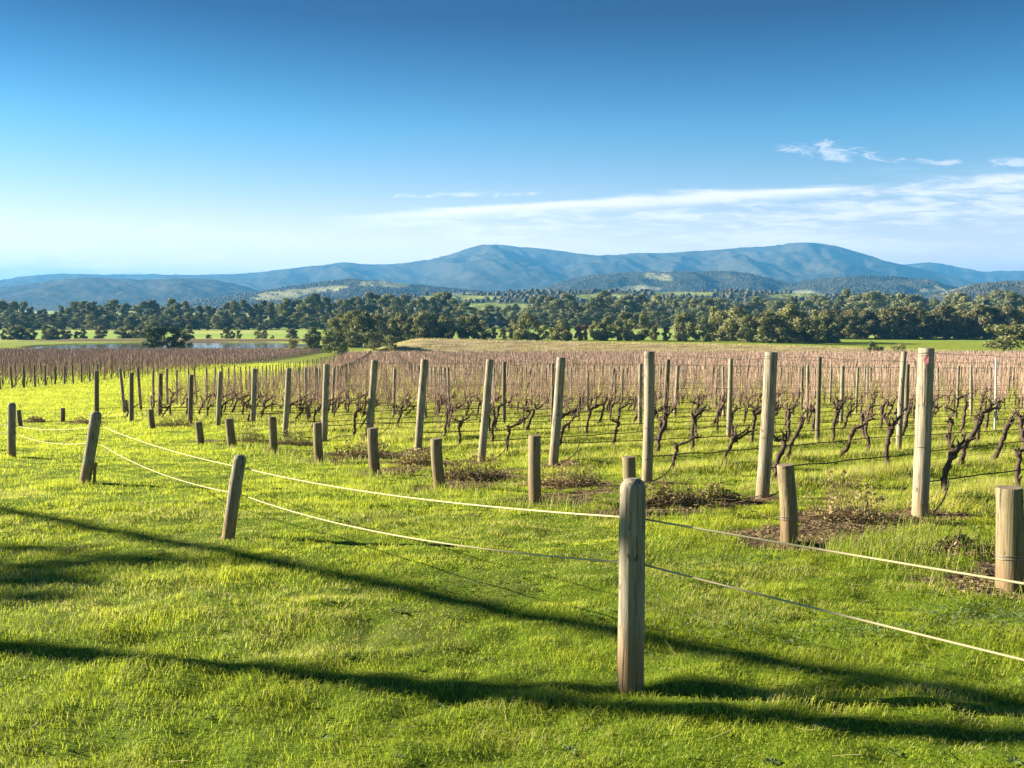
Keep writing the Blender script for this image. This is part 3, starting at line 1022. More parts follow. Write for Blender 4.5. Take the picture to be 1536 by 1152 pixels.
for (x, y, lab, h_, kd) in cands:
    z = h1(x, y)
    if lab and n_posts < 300:
        me = WHITE_ME if kd == 'white' else VAR[rng.integers(0, 6)] if kd == 'line' else STOUT[rng.integers(0, 3)]
        o = link('trellis_post', me)
        o.location = (x, y, z)
        o.scale = (1, 1, h_ / 1.86)
        o.rotation_euler = (rng.normal(0, 0.02), rng.normal(0.015, 0.03), rng.random() * 6.28)
        tag(o, 'thin white steel post standing among the timber posts' if kd == 'white' else lab, 'post', 'trellis posts of the vineyard')
        if kd == 'left' and n_posts % 3 == 0 and y < 110:
            br = link('brace', BRACE, o)
            o.rotation_euler[2] = rng.normal(0, 0.1)
        n_posts += 1
    else:
        r = max(0.05, y * 0.00028)
        t = rng.normal(0, 0.03, 2)
        rest.tube([(x, y, z - 0.1), (x + t[0], y + t[1], z + h_)], r, 5)
tag(rest.obj('distant_trellis_posts', M_GREYPOST), 'small far vineyard posts standing in the distant rows', 'posts', None, 'stuff')

# ------------------------------------------------------------------ trellis wires and drip hoses of the near rows
for k in range(0, 15):
    p, ax, Lh, r = ROWS[k]
    v = V0 + k * ROW
    us, vs = uv(p[0], p[1])
    def line(hgt, sagk, ulen, b, rad, seed):
        rg = np.random.default_rng(seed)
        uu = np.arange(0, ulen, 0.5)
        X, Y = xy(us + uu, vs + (v - vs) * np.clip(uu / 6, 0, 1) if k < 9 else vs + uu * 0)
        Z = H(X, Y, False) + hgt
        Z = Z - sagk * np.abs(np.sin(uu * math.pi / 7.5)) + 0.008 * rg.standard_normal(len(uu))
        P = np.stack([X, Y, Z], -1)
        P[0] = p + ax * hgt
        b.tube(P, rad, 5)
    ulen = min(60.0, max(14.0, 10 + 2.2 * p[1]))
    b = MB()
    line(0.38, 0.03, ulen, b, 0.0085, 700 + k)
    t = np.linspace(0, 1, 9)[:, None]
    s0 = p + ax * 0.38; s1 = p + np.array([0.32, 0.10, 0.03]) 
    s2 = s0 + np.array([0.45, 0.33, -0.02])
    s1[2] = h1(s1[0], s1[1]) + 0.02
    b.tube((1 - t) ** 2 * s2 + 2 * t * (1 - t) * (s2 + np.array([-0.05, -0.05, -0.36])) + t ** 2 * (p + np.array([-0.03, -0.09, 0.02])), 0.0085, 5)
    tag(b.obj('drip_hose', M_HOSE), 'black drip hose strung low along the %s trellis row back' % row_name(k), 'drip hose', 'drip hoses along the rows')
    for hh, nm in ((Lh * 0.97, 'top'), (Lh * 0.72, 'middle'), (0.62, 'lower')):
        b = MB()
        line(hh, 0.015, ulen, b, 0.0022, 800 + k)
        tag(b.obj('trellis_wire', M_WIRE), '%s trellis wire of the %s row back from the pink-tagged post' % (nm, row_name(k)), 'wire', 'trellis wires of the near rows')

# ------------------------------------------------------------------ grapevines
def wiggle(p0, p1, n, amp, rg):
    t = np.linspace(0, 1, n)[:, None]
    P = np.array(p0)[None] * (1 - t) + np.array(p1)[None] * t
    w_ = np.cumsum(rg.normal(0, amp, (n, 3)), axis=0)
    w_ -= t * w_[-1]
    return P + w_

def vine_protos(seed, shoots):
    rg = np.random.default_rng(seed)
    hgt = rg.uniform(0.46, 0.66)
    lean = rg.uniform(0.10, 0.36)
    head = np.array([lean, rg.normal(0, 0.04), hgt])
    tb = MB()
    P = wiggle((0, 0, -0.06), head, 12, 0.016, rg)
    rr = np.linspace(0.042, 0.030, 12) * (1 + 0.16 * rg.standard_normal(12))
    rr[-2:] *= 1.5
    tb.tube(P, rr, 9, 0, True, None, 0.10, rg)
    for _ in range(4):                             # knobs and old cuts
        c = P[rg.integers(3, 12)]
        q = unit(rg.normal(0, 1, 3) + np.array([0, 0, 0.4]))
        tb.tube([c, c + q * rg.uniform(0.05, 0.08)], [0.026, 0.014], 6, 0, True, None, 0.1, rg)
    trunk = tb.mesh('grapevine', M_BARK)
    arms = []
    tips = []
    for s in range(rg.integers(2, 4)):
        ab = MB()
        d = np.array([rg.uniform(-0.35, 0.5), rg.normal(0, 0.08), rg.uniform(0.04, 0.24)])
        Q = wiggle(head, head + d, 8, 0.014, rg)
        ab.tube(Q, np.linspace(0.028, 0.013, 8) * (1 + 0.15 * rg.standard_normal(8)), 7, 0, True, None, 0.1, rg)
        for _ in range(3):
            c = Q[rg.integers(2, 8)]
            q = unit(np.array([rg.normal(0, 0.5), rg.normal(0, 0.4), 1]))
            tip = c + q * rg.uniform(0.05, 0.13)
            ab.tube(wiggle(c, tip, 4, 0.005, rg), np.linspace(0.013, 0.007, 4), 5)
            tips.append(tip)
        tips.append(Q[-1])
        arms.append(ab.mesh('arm', M_BARK))
    cb = MB()
    if shoots:
        for _ in range(rg.integers(17, 25)):
            b0 = head + np.array([rg.uniform(-0.7, 0.7), rg.normal(0, 0.06), rg.uniform(-0.02, 0.18)])
            t1 = b0 + np.array([rg.normal(0, 0.16), rg.normal(0, 0.10), rg.uniform(0.55, 1.25)])
            cb.tube(wiggle(b0, t1, 8, 0.016, rg), np.linspace(0.0058, 0.0030, 8), 4, 0, False, rg.random())
        for _ in range(2):                         # canes laid along the wire
            s = rg.choice([-1, 1])
            cb.tube(wiggle(head, head + np.array([0.75 * s, 0, 0.05]), 8, 0.012, rg), np.linspace(0.010, 0.006, 8), 5, 0, False, 0.2)
    else:
        for _ in range(rg.integers(3, 6)):
            c = tips[rg.integers(0, len(tips))]
            ln = rg.uniform(0.06, 0.22) if rg.random() < 0.75 else rg.uniform(0.4, 0.8)
            cb.tube(wiggle(c, c + unit(np.array([rg.normal(0, 0.7), rg.normal(0, 0.4), 0.8])) * ln, 6, 0.010, rg), np.linspace(0.0055, 0.003, 6), 4, 0, False, rg.random() * 0.6)
    canes = cb.mesh('cane_growth', M_CANE)
    return trunk, arms, canes
PRUNED = [vine_protos(900 + i, False) for i in range(9)]
SHOOTS = [vine_protos(950 + i, True) for i in range(7)]

rng = np.random.default_rng(33)
vines = []
for k in range(-2, 118):
    if k in ROWS:
        us0, v = uv(ROWS[k][0][0], ROWS[k][0][1])
        if k < 9: v = V0 + k * ROW
    else:
        v = V0 + k * ROW
        us0 = float(row_start(np.array(v)))
    for j in range(0, 270):
        uu = us0 + 1.05 + j * 1.36
        x, y = xy(uu, v)
        if y > FAR_Y or x > 0.60 * y + 3:
            break
        if x < -0.60 * y - 3 or y < 6:
            continue
        vines.append((x + rng.normal(0, 0.10), y + rng.normal(0, 0.06), k, j))
vines.sort(key=lambda c: c[1])
rot_row = math.atan2(RY, RX)
far_v = []
nv_ = 0
for (x, y, k, j) in vines:
    if rng.random() < 0.06:
        continue
    if nv_ < 300 and k >= 0:
        pruned = k <= 4 or (k <= 8 and rng.random() < 0.5)
        trunk, arms, canes = (PRUNED[rng.integers(0, 9)] if pruned else SHOOTS[rng.integers(0, 7)])
        o = link('grapevine', trunk)
        o.location = (x, y, h1(x, y) - 0.01)
        s_ = rng.uniform(0.85, 1.10)
        o.scale = (s_, s_ * rng.choice([-1, 1]) if False else s_, s_ * rng.uniform(0.92, 1.1))
        o.rotation_euler = (rng.normal(0, 0.05), rng.normal(0, 0.08), rot_row + rng.normal(0, 0.35))
        for a in arms:
            link('arm', a, o)
        link('cane_growth', canes, o)['kind'] = 'stuff'
        lab = ('gnarled pruned grapevine, %s along from the end post of the %s row back' if pruned else 'grapevine with upright bare canes, %s along the %s row back') % (nth(j + 1), row_name(k))
        tag(o, lab, 'grapevine', 'grapevines on the trellis rows')
        nv_ += 1
    else:
        far_v.append((x, y))
for s in range(0, 124):
    y0 = 58 + s * 2.24
    if y0 > 335: break
    for j in range(0, 110):
        x, y = left_edge_x(y0) - 1.7 - j * 1.35, y0 - j * 0.06
        if x < -0.58 * y - 3: break
        far_v.append((x + rng.normal(0, 0.1), y + rng.normal(0, 0.08)))
fv = np.array(far_v)
def far_vines(P):
    rg = np.random.default_rng(55)
    z = H(P[:, 0], P[:, 1], False)
    n = len(P)
    ang = np.where(in_left(P[:, 0], P[:, 1]), 0.05, rot_row)
    b = MB()
    wpx = 0.006 + P[:, 1] * 0.000085
    def blades(b0, b1, wd, tint):
        m_ = len(b0)
        th = rg.random(m_) * np.pi
        off = np.stack([np.cos(th), np.sin(th), np.zeros(m_)], -1) * wd[:, None]
        off2 = np.stack([-np.sin(th), np.cos(th), np.zeros(m_)], -1) * wd[:, None]
        for o1 in (off, off2):
            V = np.stack([b0 - o1, b0 + o1, b1 + o1 * 0.6, b1 - o1 * 0.6], 1).reshape(-1, 3)
            F_ = np.arange(m_ * 4).reshape(-1, 4)
            b.add(V, F_, 0, np.repeat(tint, 4))
            if o1 is off and m_ > n * 2: break
    # trunks
    b0 = np.stack([P[:, 0], P[:, 1], z - 0.05], -1)
    hd = b0 + np.stack([rg.normal(0.18, 0.1, n), rg.normal(0, 0.1, n), rg.uniform(0.55, 0.8, n)], -1)
    blades(b0, hd, np.maximum(0.035, wpx * 1.3), np.full(n, 0.0))
    # cordon
    dirv = np.stack([np.cos(ang), np.sin(ang), np.zeros(n)], -1)
    blades(hd - dirv * 0.6 + np.array([0, 0, 0.02]), hd + dirv * 0.6, np.maximum(0.018, wpx), np.full(n, 0.05))
    K = 12
    hr = np.repeat(hd, K, 0); dr = np.repeat(dirv, K, 0)
    m_ = n * K
    c0 = hr + dr * rg.uniform(-0.75, 0.75, m_)[:, None]
    c1 = c0 + dr * rg.normal(0, 0.16, m_)[:, None] + np.stack([rg.normal(0, 0.1, m_), rg.normal(0, 0.1, m_), rg.uniform(0.4, 1.2, m_)], -1)
    blades(c0, c1, np.repeat(wpx, K) * 0.8, rg.random(m_) * 0.7 + 0.3)
    tag(b.obj('distant_vines', M_CANE, smooth=False), 'massed bare reddish canes of the far vineyard rows', 'vines', None, 'stuff')
far_vines(fv)

# ------------------------------------------------------------------ weed clumps at the row ends
HLAB = ['big leafy dry weed clump on bare soil beside the pink-tagged post', 'brown twiggy weed clump right behind the nearest bollard', 'low greenish weed clump beside the twiggy clump',
        'pale dry leafy weed clump in front of the fourth row', 'wide dry weed clump beside the leaning anchor stub', 'low dry weed patch between two anchor stubs', 'tall tawny weed clump before the seventh row end post',
        'small weed clump left of the eighth row', 'small green-brown weed clump by the slant-cut stub', 'leafy green weed clump by the small leaning stub', 'dark little weed clump far left behind the slim bollard',
        'low straggling weed clump near the left end of the rows', 'flat tangle of dry prunings left of the right-hand anchor stub']
for i, (cx, by, wd, hh) in enumerate(HEAPS):
    rg = np.random.default_rng(1200 + i)
    p = hit(cx, by)
    sc = p[1] / F_PX
    w_, h_ = wd * sc * 0.5, hh * sc
    tw = MB()
    for _ in range(70):
        a = rg.random() * 6.28
        r0 = rg.random() ** 0.6
        b0 = np.array([math.cos(a) * w_ * r0 * 0.8, math.sin(a) * w_ * 0.6 * r0, -0.02])
        b0[2] = h1(p[0] + b0[0], p[1] + b0[1]) - p[2]
        hm = h_ * (1 - 0.7 * r0) * rg.uniform(0.2, 1.5) ** 1.3
        b1 = b0 + np.array([rg.normal(0, 0.25) * w_ + b0[0] * 0.2, rg.normal(0, 0.2) * w_, hm])
        tw.tube(wiggle(b0, b1, 6, 0.012, rg), np.linspace(0.0042, 0.0018, 6), 4, 0, False)
    for _ in range(46):                            # loose prunings lying about
        a = rg.random() * 6.28
        b0 = np.array([rg.normal(0, 1.1) * w_, rg.normal(0, 0.55) * w_, 0.03])
        b1 = b0 + np.array([math.cos(a), math.sin(a), 0.1]) * rg.uniform(0.15, 0.45)
        for q in (b0, b1):
            q[2] += h1(p[0] + q[0], p[1] + q[1]) - p[2]
        tw.tube(wiggle(b0, b1, 6, 0.01, rg), 0.0035, 4, 0, False)
    root = link('weed_clump', None, None, p)
    tag(root, HLAB[i], 'weeds', 'weed clumps at the row ends')
    tw.obj('stem_tangle', M_TWIG, root)['kind'] = 'stuff'
    n = int(900 * (1.0 if i < 7 else 0.6))
    a = rg.random(n) * 6.28
    r0 = np.sqrt(rg.random(n))
    X = np.cos(a) * w_ * r0; Y = np.sin(a) * w_ * 0.65 * r0
    lumps = sst(fbm(X / 0.14 + i * 9, Y / 0.14, 61, 2), 0.30, 0.62)
    r0 = np.minimum(1, r0 * (1.1 - 0.25 * lumps))
    Z = H(p[0] + X, p[1] + Y) - p[2] + h_ * (1 - 0.8 * r0 ** 2) * (0.25 + 0.95 * lumps) * rg.random(n) ** 0.8
    Pc = np.stack([X, Y, Z], -1)
    ls = rg.uniform(0.010, 0.022, n) * (1 + p[1] / 30)
    d1_ = rg.normal(0, 1, (n, 3)); d1_ /= np.linalg.norm(d1_, axis=1)[:, None]
    d2_ = np.cross(d1_, rg.normal(0, 1, (n, 3))); d2_ /= np.linalg.norm(d2_, axis=1)[:, None]
    V = np.stack([Pc - d1_ * ls[:, None], Pc + d2_ * ls[:, None] * 0.5, Pc + d1_ * ls[:, None], Pc - d2_ * ls[:, None] * 0.5], 1).reshape(-1, 3)
    lb = MB()
    tint = rg.random(n) * 0.85
    green = {0: 0.18, 2: 0.6, 8: 0.5, 9: 0.7, 7: 0.4}.get(i, 0.12)
    tint = np.where(rg.random(n) < green, 0.97, tint)
    lb.add(V, np.arange(n * 4).reshape(-1, 4), 0, np.repeat(tint, 4))
    lb.obj('dry_foliage', M_DRY, root, smooth=False)['kind'] = 'stuff'

# ------------------------------------------------------------------ trees
def leaf_cloud(b, centres, radii, n, size, rg, flat=0.8, shell=0.55):
    centres = np.asarray(centres, float); radii = np.asarray(radii, float)
    wts = radii ** 2; wts = wts / wts.sum()
    k = rg.choice(len(centres), n, p=wts)
    d = rg.normal(0, 1, (n, 3)); d /= np.linalg.norm(d, axis=1)[:, None]
    rad = radii[k] * (shell + (1 - shell) * rg.random(n)) * (0.85 + 0.3 * rg.random(n))
    P = centres[k] + d * rad[:, None] * np.array([1, 1, flat])
    # leaves lie roughly along the surface of their clump, with scatter
    nr = d + rg.normal(0, 0.55, (n, 3)); nr /= np.linalg.norm(nr, axis=1)[:, None]
    t1 = np.cross(nr, rg.normal(0, 1, (n, 3))); t1 /= np.linalg.norm(t1, axis=1)[:, None]
    t2 = np.cross(nr, t1)
    s = (size * (0.6 + 0.8 * rg.random(n)))[:, None]
    V = np.stack([P - t1 * s, P + t2 * s * 0.6, P + t1 * s, P - t2 * s * 0.6], 1).reshape(-1, 3)
    tint = np.clip(rg.random(len(centres))[k] * 0.45 + rg.random(n) * 0.55, 0, 1)
    b.add(V, np.arange(n * 4).reshape(-1, 4), 0, np.repeat(tint, 4))

def tree_proto(kind, seed):
    """unit tree: 1 high"""
    rg = np.random.default_rng(seed)
    tr = MB(); cr = MB()
    cs, rs = [], []
    if kind == 'gum':
        base = 0.06
        wv = rg.uniform(0.24, 0.36)
        for i in range(34):
            a = rg.random() * 6.28
            hz = rg.uniform(base, 0.95)
            prof = math.sin(math.pi * min(1, (hz - base + 0.12) / (1.08 - base))) ** 0.7
            rr_ = wv * prof * rg.uniform(0.35, 1.0)
            cs.append((math.cos(a) * rr_, math.sin(a) * rr_, hz)); rs.append(rg.uniform(0.07, 0.14))
        cs.append((0, 0, 0.93)); rs.append(0.08)
        leaf_cloud(cr, cs, rs, 4200, 0.026, rg, 0.75, 0.5)
        limbs, tw = 9, 0.022
    elif kind == 'tall':
        for i in range(24):
            a = rg.random() * 6.28
            hz = 0.05 + 0.89 * (i / 23.0)
            rr_ = (0.21 - 0.10 * (hz - 0.35) / 0.6 if hz > 0.35 else 0.19) * rg.uniform(0.3, 1.0)
            cs.append((math.cos(a) * rr_, math.sin(a) * rr_, hz)); rs.append(rg.uniform(0.065, 0.11))
        leaf_cloud(cr, cs, rs, 3600, 0.025, rg, 0.9, 0.5)
        limbs, tw = 7, 0.018
    elif kind == 'young':
        for i in range(20):
            a = rg.random() * 6.28
            hz = rg.uniform(0.02, 0.92)
            rr_ = 0.29 * math.sin(math.pi * min(1, (hz + 0.34) / 1.30)) ** 0.8 * rg.uniform(0.25, 1.0)
            cs.append((math.cos(a) * rr_, math.sin(a) * rr_, hz)); rs.append(rg.uniform(0.09, 0.15))
        leaf_cloud(cr, cs, rs, 3000, 0.032, rg, 1.0, 0.45)
        limbs, tw = 6, 0.02
    elif kind == 'wide':                           # broad dark cypress, lobed
        for i in range(30):
            a = rg.random() * 6.28
            hz = rg.uniform(0.10, 0.86)
            rr_ = 0.62 * math.cos(hz * 1.25) ** 0.8 * rg.uniform(0.2, 1.0)
            cs.append((math.cos(a) * rr_, math.sin(a) * rr_, hz)); rs.append(rg.uniform(0.13, 0.22))
        leaf_cloud(cr, cs, rs, 3400, 0.034, rg, 0.7, 0.4)
        limbs, tw = 6, 0.03
    else:                                          # shrub
        for i in range(16):
            a = rg.random() * 6.28
            hz = rg.uniform(0.06, 0.80)
            rr_ = 0.50 * math.cos(hz * 1.3) ** 0.7 * rg.uniform(0.2, 1.0)
            cs.append((math.cos(a) * rr_, math.sin(a) * rr_, hz)); rs.append(rg.uniform(0.16, 0.25))
        leaf_cloud(cr, cs, rs, 1500, 0.042, rg, 0.85, 0.3)
        limbs, tw = 5, 0.03
    top = 0.8
    P = wiggle((0, 0, -0.03), (rg.normal(0, 0.02), rg.normal(0, 0.02), top), 10, 0.008, rg)
    tr.tube(P, np.linspace(tw, tw * 0.3, 10), 7)
    order = sorted(range(len(cs)), key=lambda i: -np.hypot(cs[i][0], cs[i][1]))[:limbs]
    for i in order:
        z0 = max(0.08, cs[i][2] * 0.6)
        st_ = P[min(9, int(z0 / top * 9))]
        tr.tube(wiggle(st_, cs[i], 6, 0.006, rg), np.linspace(tw * 0.5, tw * 0.15, 6), 5)
    return tr, cr

PROTO = {}
def proto(kind, mname, seed):
    key = (kind, mname, seed)
    if key not in PROTO:
        tr, cr = tree_proto(kind, seed)
        PROTO[key] = (tr.mesh('trunk', M_TRUNK), cr.mesh('crown', globals()[mname], smooth=False))
    return PROTO[key]

def tree(name, kind, mname, px, base_row, top_row, label, group, D=None, rg=None, widen=1.0, nvar=5, cat='tree'):
    """base_row None: stand it at ground distance D"""
    if D is None:
        x, y, z = hit(px, base_row)
    else:
        x = (px - 768) / F_PX * D; y = D; z = h1(x, y)
    tp = at_depth(px, top_row, y)
    hgt = max(1.0, tp[2] - z)
    tr, cr = proto(kind, mname, int(rg.integers(0, nvar)) + 10)
    root = link(name, None, None, (x, y, z))
    root.rotation_euler[2] = rg.random() * 6.28
    s_ = hgt / 0.98 
    root.scale = (s_ * widen, s_ * widen, s_)
    link('trunk', tr, root)
    link('crown', cr, root)
    tag(root, label, cat, group)

rg = np.random.default_rng(71)
def prow(profile, x):
    return float(np.interp(x, [p[0] for p in profile], [p[1] for p in profile]))
# back line of tall gums (left, middle, right)
TOPS_L = [(-60, 456), (10, 455), (35, 458), (60, 468), (85, 468), (110, 456), (140, 450), (165, 452), (180, 462), (200, 456), (230, 452), (270, 455), (290, 458), (320, 460),
          (350, 458), (380, 456), (410, 458), (440, 452), (470, 450), (500, 455), (520, 448), (560, 444), (600, 446), (640, 446), (660, 445), (690, 458), (705, 470)]
i = 0
x = -60.0
while x < 700:
    i += 1
    D = rg.uniform(730, 860)
    big = 120 < x < 175
    tree('gum_tree', 'gum' if rg.random() < 0.6 else 'tall', 'M_GUM', x, None, prow(TOPS_L, x) + rg.normal(1, 4.5) - 2, 'tall dark gum tree, %s from the left in the back tree line' % nth(i), 'gums in the left back tree line', D, rg, 1.55 if big else rg.uniform(1.0, 1.4))
    x += rg.uniform(8, 15)
# lower undergrowth trees in front of the back line on the left
x = -50.0
i = 0
while x < 520:
    i += 1
    tree('gum_tree', 'gum', 'M_GUM', x, None, 474 + rg.normal(0, 4), 'lower dark gum, %s from the left before the tall back line' % nth(i), 'lower gums before the left back line', rg.uniform(690, 730), rg, rg.uniform(1.5, 2.0))
    x += rg.uniform(9, 16)
TOPS_R = [(690, 470), (720, 462), (770, 458), (800, 452), (830, 446), (860, 445), (900, 446), (950, 444), (1000, 446), (1040, 446), (1080, 448), (1120, 452), (1160, 448), (1200, 446),
          (1240, 440), (1280, 434), (1310, 438), (1350, 440), (1390, 443), (1440, 442), (1480, 444), (1536, 440), (1620, 440)]
x = 700.0
i = 0
while x < 1620:
    i += 1
    tree('gum_tree', 'gum' if rg.random() < 0.7 else 'tall', 'M_GUM', x, None, prow(TOPS_R, x) + rg.normal(2, 5.0), 'dark gum tree, %s from the left in the far right-hand wood' % nth(i), 'gums in the far right-hand wood', rg.uniform(800, 1000), rg, rg.uniform(1.05, 1.5))
    x += rg.uniform(8, 15)
x = 690.0
i = 0
while x < 1620:
    i += 1
    tree('gum_tree', 'gum', 'M_GUM', x, None, 470 + rg.normal(0, 4) if x > 800 else 474 + rg.normal(0, 3), 'lower dark gum, %s from the left before the right-hand wood' % nth(i), 'lower gums before the right-hand wood', rg.uniform(745, 790), rg, rg.uniform(1.5, 2.0))
    x += rg.uniform(10, 18)
# straight dark row at the right
x = 1225.0
i = 0
while x < 1600:
    i += 1
    tree('dark_tree', 'young', 'M_OAK', x, None, 466 + rg.normal(0, 2.5) - (x - 1225) * 0.008, 'dark olive tree, %s from the left in the straight row by the green field' % nth(i), 'trees in the straight right-hand row', 505 + rg.normal(0, 6), rg, 1.35)
    x += rg.uniform(11, 15)
# young bushy trees behind the straw bank
x = 604.0
i = 0
while x < 1250:
    i += 1
    tr_ = 481 + rg.normal(0, 8) - (4 if x > 930 else 0) - (6 if x > 1100 else 0)
    if 850 < x < 880:
        tree('russet_tree', 'young', 'M_RUSSET', x, None, 488, 'russet bare-looking young tree among the olive ones behind the straw bank', 'young trees behind the straw bank', 438, rg, 1.0)
    else:
        tree('young_tree', 'young', 'M_YOUNG', x, None, tr_, 'bushy olive young tree, %s from the left behind the straw bank' % nth(i), 'young trees behind the straw bank', 440 + rg.normal(0, 10), rg, rg.uniform(1.0, 1.6))
    x += rg.uniform(7, 19) if x < 1000 else rg.uniform(9, 16)
# tree clump left of the straw bank
for i, (px, D, tp_, wd) in enumerate([(500, 395, 478, 1.3), (522, 400, 470, 1.2), (545, 390, 466, 1.2), (565, 395, 472, 1.2), (590, 400, 480, 1.3), (612, 405, 486, 1.2), (470, 400, 492, 1.3), (630, 430, 474, 1.1), (650, 435, 470, 1.1), (672, 440, 476, 1.1), (512, 440, 473, 1.3), (534, 450, 466, 1.3), (556, 445, 470, 1.3), (578, 440, 474, 1.3), (600, 445, 470, 1.3), (620, 450, 474, 1.3), (642, 460, 468, 1.3), (664, 455, 474, 1.2), (576, 385, 490, 1.4), (530, 382, 492, 1.4)]):
    tree('clump_tree', 'gum' if i % 2 else 'young', 'M_YOUNG', px, None, tp_, 'grey-green bushy tree, %s of the thicket between the pond and the straw bank' % nth(i + 1), 'trees in the thicket by the pond', D, rg, wd)
# bushes by the pond and vineyard edge
for (px, br, tp_, kind, mn, wd, lab) in [
        (236, 527, 488, 'wide', 'M_PINE', 1.0, 'broad dark cypress bush, left one of a pair before the pond'), (266, 527, 489, 'wide', 'M_PINE', 0.85, 'broad dark cypress bush, right one of a pair before the pond'),
        (440, 528, 506, 'shrub', 'M_YOUNG', 1.0, 'rounded olive shrub at the right end of the pond'), (470, 529, 500, 'shrub', 'M_PINE', 1.1, 'dark green shrub beside the rounded olive shrub'),
        (495, 530, 502, 'shrub', 'M_PINE', 1.1, 'dark green shrub nearest the end of the left vineyard'), (515, 532, 512, 'shrub', 'M_PINE', 1.2, 'low dark shrub at the corner of the far vineyard'),
        (560, 526, 496, 'shrub', 'M_GUM', 1.2, 'dark grey shrub under the thicket by the straw bank'), (588, 526, 500, 'shrub', 'M_GUM', 1.2, 'dark shrub at the left foot of the straw bank'),
        (1312, 532, 511, 'shrub', 'M_PINE', 1.3, 'small green round shrub at the far edge of the vineyard'), (1347, 532, 514, 'shrub', 'M_YOUNG', 1.6, 'small grey-olive round shrub at the far edge of the vineyard'),
        (1506, 527, 484, 'shrub', 'M_YOUNG', 1.55, 'large rounded olive shrub by the green field at right'), (1545, 527, 488, 'shrub', 'M_OAK', 1.2, 'large dark shrub cut by the right edge')]:
    tree('shrub', kind, mn, px, br, tp_, lab, 'shrubs at the edges of the vineyards', None, rg, wd, 3, 'shrub')
# small shrubs in a row beyond the pond
x = -40.0
i = 0
while x < 470:
    i += 1
    tree('small_tree', 'young', 'M_YOUNG' if rg.random() < 0.6 else 'M_GUM', x, None, 494 + rg.normal(0, 4.5), 'small bushy tree, %s from the left along the far bank of the pond' % nth(i), 'small trees beyond the pond', 490 + rg.normal(0, 4), rg, rg.uniform(1.2, 2.2))
    x += rg.uniform(5, 13) if rg.random() < 0.7 else rg.uniform(18, 38)

# ------------------------------------------------------------------ grass
def blades(P, h_, wd, lean, th, tint, name, m_, label, segs):
    n = len(P)
    d = np.stack([np.cos(th), np.sin(th), np.zeros(n)], -1)
    side = np.stack([-np.sin(th), np.cos(th), np.zeros(n)], -1) * wd[:, None] * 0.5
    up = np.array([0, 0, 1.0])
    b = MB()
    tip = P + d * (lean * h_)[:, None] + up * (h_ * np.sqrt(np.clip(1 - 0.9 * lean ** 2, 0.1, 1)))[:, None]
    far = ~segs
    V = np.stack([P[far] - side[far], P[far] + side[far], tip[far]], 1).reshape(-1, 3)
    if len(V):
        b.add(V, np.arange(len(V)).reshape(-1, 3), 0, np.repeat(tint[far], 3))
    s = segs
    midp = P + d * (lean * h_ * 0.32)[:, None] + up * (h_ * 0.58)[:, None]
    A = np.stack([P[s] - side[s], P[s] + side[s], midp[s] + side[s] * 0.8, midp[s] - side[s] * 0.8, tip[s]], 1)
    m = int(s.sum())
    if m:
        off = (np.arange(m) * 5)[:, None]
        quads = off + np.array([[0, 1, 2, 3]])
        tris = off + np.array([[3, 2, 4]])
        V = A.reshape(-1, 3)
        b.add(V, quads, 0, np.repeat(tint[s], 5))
        nv0 = b.nv - len(V)
        b.L.append((tris + nv0).ravel()); b.N.append(np.full(m, 3)); b.M.append(np.zeros(m, int))
    tag(b.obj(name, m_, smooth=True), label, 'grass', None, 'stuff')

